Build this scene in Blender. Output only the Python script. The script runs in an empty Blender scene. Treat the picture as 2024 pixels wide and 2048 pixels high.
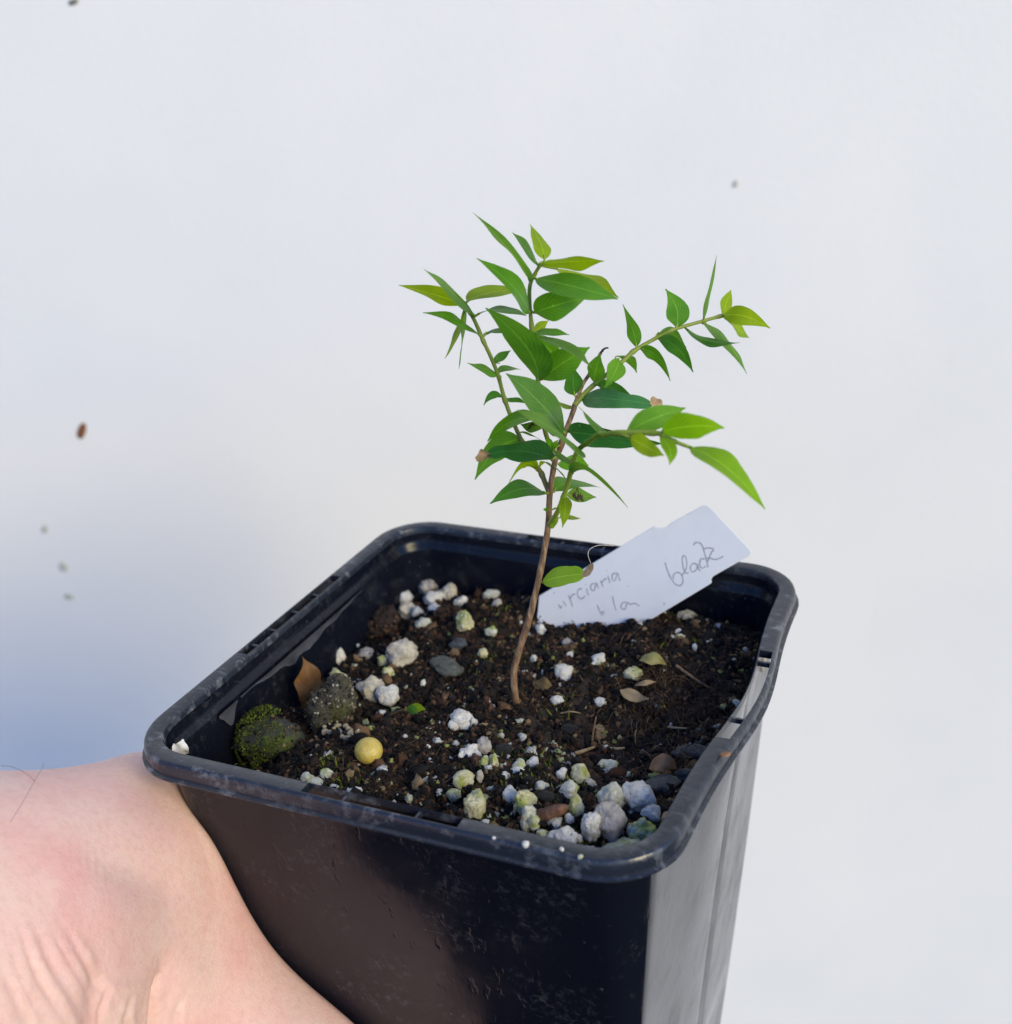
import bpy, bmesh, math, random
import numpy as np
from mathutils import Vector, Matrix, noise

random.seed(7); rng = np.random.default_rng(7)
scene = bpy.context.scene
col = scene.collection

# ------------------------------------------------------------------ camera, sky, sun, exposure
CAM = {'loc': [0.08347, -0.15233, 0.20514], 'right': [0.90258, 0.42364, -0.07673], 'up': [-0.11234, 0.40379, 0.90793], 'fwd': [-0.41562, 0.81085, -0.41204], 'focus': 0.1879, 'nh': [-0.45614, 0.88991, 0.0], 'wall': [-0.11403, 0.22248, 0.1]}

cd = bpy.data.cameras.new('camera'); cam = bpy.data.objects.new('camera', cd); col.objects.link(cam)
R_, U_, F_ = Vector(CAM['right']), Vector(CAM['up']), Vector(CAM['fwd'])
m = Matrix((R_, U_, -F_)).transposed().to_4x4(); m.translation = Vector(CAM['loc']); cam.matrix_world = m
cd.sensor_fit = 'HORIZONTAL'; cd.sensor_width = 36.0; cd.lens = 36.0 * 1.15
cd.clip_start = 0.005; cd.clip_end = 100.0
cd.dof.use_dof = True; cd.dof.focus_distance = 0.186; cd.dof.aperture_fstop = 25.0
scene.camera = cam

SUN_EL, SUN_SIDE = 24.0, 37.0            # degrees up, degrees to the right of the camera's heading
heading = Vector(CAM['nh'])
toward = -heading                        # from the scene back to the photographer
to_sun = Matrix.Rotation(math.radians(SUN_SIDE), 3, 'Z') @ toward
to_sun = Vector((to_sun.x * math.cos(math.radians(SUN_EL)), to_sun.y * math.cos(math.radians(SUN_EL)), math.sin(math.radians(SUN_EL))))
world = bpy.data.worlds.new('World'); scene.world = world; world.use_nodes = True
nt = world.node_tree; nt.nodes.clear()
sky = nt.nodes.new('ShaderNodeTexSky'); sky.sky_type = 'NISHITA'; sky.sun_disc = False
sky.sun_elevation = math.radians(SUN_EL); sky.sun_rotation = math.atan2(to_sun.x, to_sun.y)
bg = nt.nodes.new('ShaderNodeBackground'); bg.inputs[1].default_value = 0.092; sky.ozone_density = 6.0; sky.dust_density = 0.2; sky.air_density = 1.4
wo = nt.nodes.new('ShaderNodeOutputWorld')
tint = nt.nodes.new('ShaderNodeMix'); tint.data_type = 'RGBA'; tint.blend_type = 'MULTIPLY'; tint.inputs[0].default_value = 1.0
tint.inputs[7].default_value = (0.80, 0.94, 1.38, 1.0)      # cool clear-sky balance of the photograph, the same all over the sky
nt.links.new(sky.outputs[0], tint.inputs[6]); nt.links.new(tint.outputs[2], bg.inputs[0]); nt.links.new(bg.outputs[0], wo.inputs[0])
sd = bpy.data.lights.new('sun', 'SUN'); sd.energy = 1.5; sd.angle = math.radians(28); sd.color = (1.0, 0.85, 0.46)
sun = bpy.data.objects.new('sun', sd); col.objects.link(sun)
sun.rotation_euler = (-to_sun).to_track_quat('-Z', 'Y').to_euler(); sun.location = (0.4, -0.6, 1.0)
vs = scene.view_settings
vs.view_transform = 'Standard'; vs.look = 'None'; vs.gamma = 1.0; vs.use_curve_mapping = False; vs.exposure = 0.99

# positions and sizes of the things, in metres, in the place
LEAVES = [
    ([0.01015, 0.00503, 0.16429], [0.01024, -1e-05, 0.17021], [0.00542, -0.0026, 0.17592], [0.7934, -0.6042, -0.0738], 0.00535, 'm'),
    ([0.01175, 0.00473, 0.16677], [0.01033, 0.00623, 0.16822], [0.00538, 0.01009, 0.17041], [0.1136, -0.4625, 0.8793], 0.00331, 'g'),
    ([0.01267, 0.0052, 0.16756], [0.01253, 0.00567, 0.16965], [0.00819, 0.01067, 0.17161], [0.6508, 0.7176, -0.248], 0.00296, 'y'),
    ([0.01244, 0.00396, 0.16716], [0.01707, 0.00443, 0.1677], [0.02298, 0.00293, 0.16812], [-0.1322, -0.7513, 0.6466], 0.00387, 'y'),
    ([0.01341, 0.0067, 0.16596], [0.01578, 0.01134, 0.16446], [0.01866, 0.01964, 0.15832], [0.9433, -0.3022, 0.1375], 0.00579, 'y'),
    ([0.01129, 0.00449, 0.16485], [0.01934, -0.00109, 0.16563], [0.0251, 0.00228, 0.16285], [0.2024, 0.8886, 0.4115], 0.00514, 'g'),
    ([0.0109, 0.00429, 0.15969], [0.01579, 0.00065, 0.16207], [0.01899, 0.00589, 0.16199], [-0.2386, -0.1657, 0.9569], 0.00446, 'g'),
    ([0.01014, 0.00391, 0.15977], [0.0125, -0.00342, 0.16604], [0.0071, -0.00585, 0.17015], [-0.3171, 0.7359, 0.5982], 0.0053, 'g'),
    ([-0.00036, 0.00414, 0.16102], [0.00064, 0.00908, 0.16174], [0.00446, 0.01578, 0.16009], [-0.8979, 0.3885, 0.207], 0.00459, 'y'),
    ([-0.00076, 0.00394, 0.16054], [-0.00399, 0.00076, 0.16298], [-0.01103, 0.00196, 0.16378], [0.3466, -0.5006, 0.7933], 0.00398, 'y'),
    ([0.00084, 0.00363, 0.15904], [-0.00088, 0.00186, 0.16287], [-0.00216, -0.0051, 0.16824], [-0.5694, 0.681, 0.4604], 0.00474, 'm'),
    ([0.00148, 0.00396, 0.15564], [0.00087, -0.00111, 0.16057], [-0.00441, -0.00282, 0.16097], [-0.6273, 0.7388, 0.2463], 0.0038, 'g'),
    ([-0.00081, 0.00391, 0.15993], [-0.0007, 0.00099, 0.15639], [-0.00309, 0.00021, 0.15292], [-0.6775, 0.7182, -0.1586], 0.003, 'y'),
    ([-0.0009, 0.00386, 0.15994], [-0.00137, 0.0042, 0.15552], [-0.0041, 0.00612, 0.14928], [0.2228, -0.9379, -0.2658], 0.00413, 'm'),
    ([0.00073, 0.0047, 0.15874], [0.00234, 0.00835, 0.15965], [0.00387, 0.01608, 0.15566], [0.9319, -0.1701, 0.3204], 0.00444, 'd'),
    ([0.00157, 0.00513, 0.15541], [0.00256, 0.00718, 0.15716], [0.00423, 0.01637, 0.15284], [0.9122, -0.1272, 0.3895], 0.00431, 'd'),
    ([0.01072, 0.0042, 0.14903], [0.01542, -0.00442, 0.15701], [0.00757, -0.00526, 0.16282], [0.9798, -0.1679, 0.1082], 0.00619, 'g'),
    ([0.00971, 0.00593, 0.15339], [0.00816, 0.00753, 0.15445], [0.00478, 0.01045, 0.15532], [0.6835, 0.7286, 0.0446], 0.00253, 'y'),
    ([0.01002, 0.00497, 0.1563], [0.01018, 0.00761, 0.15643], [0.01097, 0.009, 0.15718], [-0.3366, -0.1241, 0.9335], 0.00184, 'y'),
    ([0.01062, 0.00415, 0.15656], [0.01414, 0.00247, 0.15758], [0.01645, 0.00413, 0.15655], [0.0038, 0.9504, 0.3109], 0.00212, 'g'),
    ([0.01136, 0.0034, 0.1561], [0.01778, -0.00189, 0.15709], [0.02272, -0.00285, 0.15393], [0.4269, 0.8662, -0.2598], 0.00478, 'm'),
    ([0.00985, 0.006, 0.15568], [0.01042, 0.00812, 0.15314], [0.01179, 0.01228, 0.14943], [0.7576, 0.3282, 0.5642], 0.0033, 'g'),
    ([0.01123, 0.00446, 0.14909], [0.01628, 0.00062, 0.15335], [0.02029, 0.00252, 0.15532], [-0.5799, -0.1228, 0.8054], 0.00452, 'g'),
    ([0.01447, 0.0095, 0.14506], [0.01361, 0.01099, 0.14645], [0.01286, 0.01339, 0.14849], [0.9524, 0.1713, 0.2522], 0.00324, 'd'),
    ([0.00254, 0.00563, 0.15115], [0.00361, 0.00614, 0.1517], [0.00422, 0.00859, 0.15207], [-0.5282, 0.0361, 0.8484], 0.00146, 'd'),
    ([0.00303, 0.00588, 0.14883], [0.00231, 0.00324, 0.15059], [0.00055, 0.00052, 0.15234], [-0.5891, 0.6158, 0.5232], 0.0025, 'g'),
    ([0.00323, 0.00598, 0.14914], [0.00339, 0.00707, 0.14984], [0.0045, 0.01132, 0.14807], [-0.9294, 0.271, 0.2507], 0.00203, 'g'),
    ([0.00244, 0.00557, 0.15095], [0.00297, 0.00556, 0.15101], [0.00344, 0.00606, 0.15064], [0.4154, -0.3172, 0.8525], 0.00042, 'm'),
    ([0.02203, 0.01786, 0.15089], [0.02176, 0.01832, 0.15328], [0.01951, 0.01918, 0.15737], [0.9112, -0.1494, 0.3838], 0.00257, 'g'),
    ([0.02745, 0.02177, 0.15327], [0.02804, 0.02356, 0.15565], [0.02485, 0.02462, 0.15867], [0.9011, 0.3577, 0.2451], 0.0037, 'g'),
    ([0.031, 0.02471, 0.15369], [0.03188, 0.026, 0.15744], [0.03217, 0.02859, 0.16339], [-0.4591, 0.8424, -0.2821], 0.00383, 'm'),
    ([0.03353, 0.02713, 0.1541], [0.03369, 0.02877, 0.1557], [0.03357, 0.03196, 0.15694], [-0.7793, -0.3142, 0.5422], 0.00204, 'y'),
    ([0.03353, 0.02713, 0.15388], [0.0381, 0.02192, 0.15648], [0.04148, 0.02601, 0.15259], [0.1937, 0.2913, 0.9368], 0.00297, 'y'),
    ([0.03449, 0.02875, 0.15229], [0.03495, 0.0311, 0.1507], [0.03604, 0.03443, 0.14826], [-0.2393, 0.6046, 0.7598], 0.00259, 'y'),
    ([0.0307, 0.02568, 0.15297], [0.0327, 0.02904, 0.15218], [0.03529, 0.03619, 0.14128], [0.8379, -0.5263, -0.1444], 0.00596, 'g'),
    ([0.02845, 0.0234, 0.15275], [0.03171, 0.02069, 0.15081], [0.03772, 0.02204, 0.15119], [0.0149, -0.7046, 0.7094], 0.00345, 'd'),
    ([0.02459, 0.0203, 0.15215], [0.02575, 0.02206, 0.15402], [0.02766, 0.0263, 0.14853], [0.8061, -0.0562, 0.5892], 0.00278, 'g'),
    ([0.0249, 0.02046, 0.15158], [0.02964, 0.01644, 0.15274], [0.03057, 0.02034, 0.14646], [0.6619, -0.1337, 0.7376], 0.00278, 'd'),
    ([0.02258, 0.01814, 0.15051], [0.02625, 0.01729, 0.15086], [0.02715, 0.01917, 0.14507], [0.7571, -0.3007, 0.58], 0.00261, 'g'),
    ([0.01696, 0.0119, 0.14658], [0.01766, 0.01085, 0.14942], [0.01881, 0.01043, 0.15178], [-0.9457, -0.054, 0.3205], 0.00286, 'g'),
    ([0.02016, 0.01466, 0.14981], [0.02142, 0.01186, 0.14926], [0.02011, 0.00833, 0.14708], [-0.826, -0.2179, 0.5198], 0.00296, 'l'),
    ([0.01899, 0.0163, 0.14945], [0.02041, 0.01905, 0.15], [0.02063, 0.02151, 0.14533], [0.9677, -0.1403, 0.2093], 0.00249, 'g'),
    ([0.01732, 0.01208, 0.14611], [0.02174, 0.00958, 0.14658], [0.02548, 0.00809, 0.14504], [0.0182, -0.2231, 0.9746], 0.00333, 'd'),
    ([0.01544, 0.00999, 0.14448], [0.02277, 0.00323, 0.14744], [0.02776, 0.00911, 0.1447], [0.0581, 0.91, 0.4104], 0.00449, 'c'),
    ([0.03077, -0.01137, 0.14806], [0.0348, -0.012, 0.15085], [0.03686, -0.00391, 0.1494], [-0.6702, 0.4407, 0.5971], 0.00353, 'l'),
    ([0.03631, -0.01302, 0.14908], [0.04138, -0.01639, 0.15218], [0.04518, -0.01404, 0.15087], [-0.2087, -0.1028, 0.9726], 0.00388, 'b'),
    ([0.03186, -0.01305, 0.148], [0.03602, -0.01844, 0.14901], [0.03827, -0.01791, 0.14785], [0.1149, 0.122, 0.9859], 0.00292, 'y'),
    ([0.03622, -0.01307, 0.1486], [0.03945, -0.01677, 0.14848], [0.03883, -0.01745, 0.14644], [0.8649, 0.5013, 0.026], 0.00201, 'b'),
    ([0.04039, -0.01318, 0.14738], [0.04755, -0.01931, 0.14857], [0.05066, -0.01407, 0.13998], [0.1495, 0.9848, 0.0885], 0.00462, 'b'),
    ([0.02643, -0.0091, 0.14601], [0.02485, -0.00657, 0.14706], [0.01928, -0.00096, 0.14724], [0.5184, 0.5535, -0.6518], 0.00397, 'm'),
    ([0.02101, -0.00513, 0.1422], [0.02402, -0.01847, 0.15031], [0.0197, -0.02233, 0.1542], [-0.7857, 0.3933, 0.4774], 0.00764, 'm'),
    ([0.01834, -0.00201, 0.13672], [0.0224, -0.00812, 0.14308], [0.02774, -0.00385, 0.13294], [0.1097, -0.7589, 0.6419], 0.00375, 'm'),
    ([0.01543, 0.001, 0.13147], [0.01803, -0.00424, 0.13192], [0.01667, -0.00334, 0.128], [-0.9643, -0.2643, -0.0158], 0.00214, 'y'),
    ([0.01333, 0.00329, 0.12622], [0.01421, 0.00418, 0.12609], [0.01501, 0.00788, 0.12425], [-0.8879, 0.4127, 0.2034], 0.00192, 'y'),
    ([0.01491, 0.00298, 0.13056], [0.01605, 0.00468, 0.12993], [0.01756, 0.0088, 0.12796], [-0.3232, 0.5052, 0.8002], 0.00251, 's'),
    ([0.01149, 0.00572, 0.12959], [0.01189, 0.00828, 0.13142], [0.01581, 0.01572, 0.12646], [-0.8477, 0.4527, 0.2765], 0.00412, 'g'),
    ([0.01229, 0.00613, 0.13441], [0.01327, 0.01084, 0.1333], [0.01483, 0.01289, 0.13161], [0.4082, 0.2154, 0.8871], 0.00282, 'g'),
    ([0.01317, 0.00321, 0.13799], [0.01647, 0.00017, 0.13783], [0.01784, -0.0012, 0.13758], [0.6251, 0.695, -0.3554], 0.00234, 'm'),
    ([0.01416, 0.00709, 0.13972], [0.019, 0.00298, 0.14134], [0.02948, 0.00769, 0.13885], [0.0687, -0.4453, 0.8928], 0.00559, 'c'),
    ([0.01469, 0.00399, 0.14065], [0.01652, -0.00735, 0.15032], [0.01135, -0.00798, 0.15406], [-0.1162, 0.7552, 0.6451], 0.00665, 'G'),
    ([0.01271, 0.00297, 0.13644], [0.01331, -0.00835, 0.14333], [0.00817, -0.01012, 0.14192], [0.7596, 0.0091, 0.6504], 0.00542, 'c'),
    ([0.0056, 0.00719, 0.13754], [0.00348, 0.00241, 0.13936], [0.00069, -0.00077, 0.13322], [-0.4958, -0.1582, 0.8539], 0.00414, 'g'),
    ([0.00797, 0.00729, 0.14116], [0.00876, -0.00223, 0.14576], [0.00484, -0.00316, 0.14108], [0.4929, -0.1544, 0.8563], 0.00397, 'g'),
    ([0.01001, 0.00608, 0.14034], [0.00957, 0.00317, 0.14143], [0.00877, 0.00091, 0.14275], [0.5125, 0.2586, 0.8188], 0.00212, 's'),
    ([0.01069, 0.00419, 0.1299], [0.00956, -0.00097, 0.13433], [0.00599, -0.00632, 0.13203], [-0.8105, 0.4409, 0.3856], 0.00426, 'd'),
    ([0.0084, 0.00638, 0.13262], [0.00836, 0.00348, 0.13753], [0.00498, 0.00144, 0.13119], [0.3233, -0.4626, 0.8255], 0.00225, 'y'),
    ([0.01091, 0.00654, 0.13356], [0.00918, 0.00771, 0.13495], [0.00779, 0.00847, 0.13208], [-0.6103, -0.6858, 0.3966], 0.00144, 'y'),
    ([0.00292, 0.00695, 0.14463], [0.00106, 0.00713, 0.14596], [-0.00024, 0.00629, 0.14332], [-0.395, 0.0831, 0.9149], 0.00127, 'd'),
    ([0.00343, 0.00721, 0.1444], [0.00373, 0.00936, 0.14391], [0.00505, 0.0113, 0.1423], [0.8487, -0.0678, 0.5244], 0.00177, 'd'),
    ([0.01202, 0.00487, 0.13688], [0.01241, 0.0035, 0.13901], [0.0121, 0.00258, 0.14033], [0.2823, 0.8028, 0.5252], 0.00151, 'l'),
    ([0.01212, 0.00492, 0.13723], [0.01297, 0.00372, 0.13868], [0.01341, 0.00439, 0.13929], [-0.8386, -0.3158, 0.4438], 0.00099, 'l'),
    ([0.01439, 0.00833, 0.14318], [0.01326, 0.00906, 0.14331], [0.01094, 0.01118, 0.14307], [0.6361, 0.7715, 0.0114], 0.00163, 'y'),
    ([0.01067, 0.0053, 0.12614], [0.01072, 0.00417, 0.1274], [0.01056, 0.00296, 0.12754], [0.7002, 0.3433, 0.6259], 0.00099, 'g'),
    ([0.01106, 0.0055, 0.12638], [0.0114, 0.00562, 0.12664], [0.01198, 0.00602, 0.12665], [-0.1144, -0.282, 0.9526], 0.00039, 'g'),
    ([0.01142, 0.00344, 0.12415], [0.01283, 0.00199, 0.12556], [0.01325, 0.00316, 0.12639], [-0.652, 0.4743, 0.5916], 0.00106, 'y'),
    ([0.01247, 0.0051, 0.13403], [0.0125, 0.00681, 0.13301], [0.01325, 0.00681, 0.13153], [0.8547, -0.5123, -0.0839], 0.00114, 'd'),
    ([0.00641, 0.00536, 0.13958], [0.00958, 0.00329, 0.14054], [0.01122, 0.00445, 0.13839], [0.0033, -0.7847, 0.6199], 0.00183, 'm'),
    ([0.00884, 0.00436, 0.11322], [0.01359, 0.00259, 0.11641], [0.01715, 0.00365, 0.11624], [-0.2122, 0.6457, 0.7336], 0.00356, 'w'),
]
STEMS = [
    ('stem', [[0.00355, 0.00165, 0.0859], [0.00354, 0.00164, 0.08791], [0.00336, 0.00155, 0.09091], [0.00346, 0.0016, 0.09578], [0.00459, 0.00218, 0.10044], [0.00633, 0.00308, 0.10588], [0.00788, 0.00387, 0.11182], [0.00921, 0.00455, 0.11763], [0.01027, 0.00509, 0.12332], [0.01094, 0.00544, 0.12977], [0.01152, 0.00573, 0.13285], [0.01188, 0.00592, 0.13464], [0.01259, 0.00628, 0.13656], [0.01364, 0.00682, 0.13968], [0.0146, 0.00844, 0.14289], [0.01474, 0.00851, 0.14363]], 0.00066, 0.0004, 'bark'),
    ('branch', [[0.01474, 0.00851, 0.14363], [0.01568, 0.01011, 0.1449], [0.01666, 0.01174, 0.14596], [0.01783, 0.01346, 0.14689], [0.02016, 0.01578, 0.14881], [0.02173, 0.01771, 0.15027], [0.02462, 0.02032, 0.15182], [0.02689, 0.02148, 0.1529], [0.03015, 0.02427, 0.15345], [0.03353, 0.02713, 0.15399]], 0.00044, 0.00027, 'twig'),
    ('branch', [[0.01474, 0.00851, 0.14363], [0.01493, 0.00973, 0.14475], [0.01499, 0.01201, 0.14619], [0.01581, 0.01355, 0.14771], [0.01683, 0.01408, 0.14979], [0.01727, 0.0143, 0.15062]], 0.00034, 0.00024, 'bark'),
    ('branch', [[0.01727, 0.0143, 0.15062], [0.01763, 0.01448, 0.15112], [0.01801, 0.01468, 0.15141], [0.01842, 0.01489, 0.15141]], 0.00022, 0.00013, 'dead'),
    ('branch', [[0.01175, 0.00585, 0.13493], [0.01082, 0.0065, 0.13757], [0.01036, 0.00626, 0.13995], [0.00979, 0.00597, 0.14443], [0.01026, 0.00509, 0.14805], [0.01028, 0.0051, 0.14839], [0.01013, 0.00502, 0.15348], [0.00993, 0.00492, 0.15764], [0.00999, 0.00495, 0.16311], [0.01092, 0.00543, 0.1654], [0.0123, 0.00501, 0.16711]], 0.00042, 0.00027, 'twig'),
    ('branch', [[0.01078, 0.00535, 0.12951], [0.00899, 0.00668, 0.13219], [0.00803, 0.0062, 0.13414], [0.00616, 0.00636, 0.13755], [0.00448, 0.00662, 0.14128], [0.00321, 0.00709, 0.14442], [0.00269, 0.00683, 0.14783], [0.00309, 0.00591, 0.1485], [0.00237, 0.00554, 0.15139], [0.00133, 0.00501, 0.15469], [0.00047, 0.00457, 0.15772], [-0.00014, 0.00425, 0.15924], [-0.00078, 0.00392, 0.16023]], 0.00042, 0.00028, 'twig'),
    ('branch', [[0.01046, 0.00519, 0.12369], [0.01246, 0.00285, 0.12624], [0.01404, 0.00141, 0.12856], [0.01579, 6e-05, 0.1319], [0.01747, -0.00133, 0.13567], [0.01936, -0.00373, 0.1396], [0.02085, -0.00521, 0.142], [0.02322, -0.00737, 0.14421], [0.02587, -0.00938, 0.14649], [0.02698, -0.00994, 0.14675], [0.03002, -0.01175, 0.14804], [0.03517, -0.01248, 0.14868], [0.03639, -0.01298, 0.14878]], 0.00042, 0.00036, 'green'),
    ('branch', [[0.03631, -0.01302, 0.14888], [0.03839, -0.01308, 0.14793], [0.04055, -0.0131, 0.14726]], 0.0003, 0.00025, 'green'),
    ('branch', [[0.02724, -0.00981, 0.14676], [0.03001, -0.01176, 0.14784], [0.03218, -0.01289, 0.14767]], 0.0003, 0.00025, 'green'),
]
THREAD = [
    [0.01783, 0.00447, 0.11805],
    [0.0175, 0.00431, 0.11952],
    [0.01743, 0.00539, 0.12013],
    [0.01807, 0.00797, 0.11971],
    [0.01905, 0.01184, 0.11786],
]
WTIP = [[0.01737, 0.00312, 0.11655], [0.01854, 0.00259, 0.11751], [0.01936, 0.00189, 0.11941]]
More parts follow.
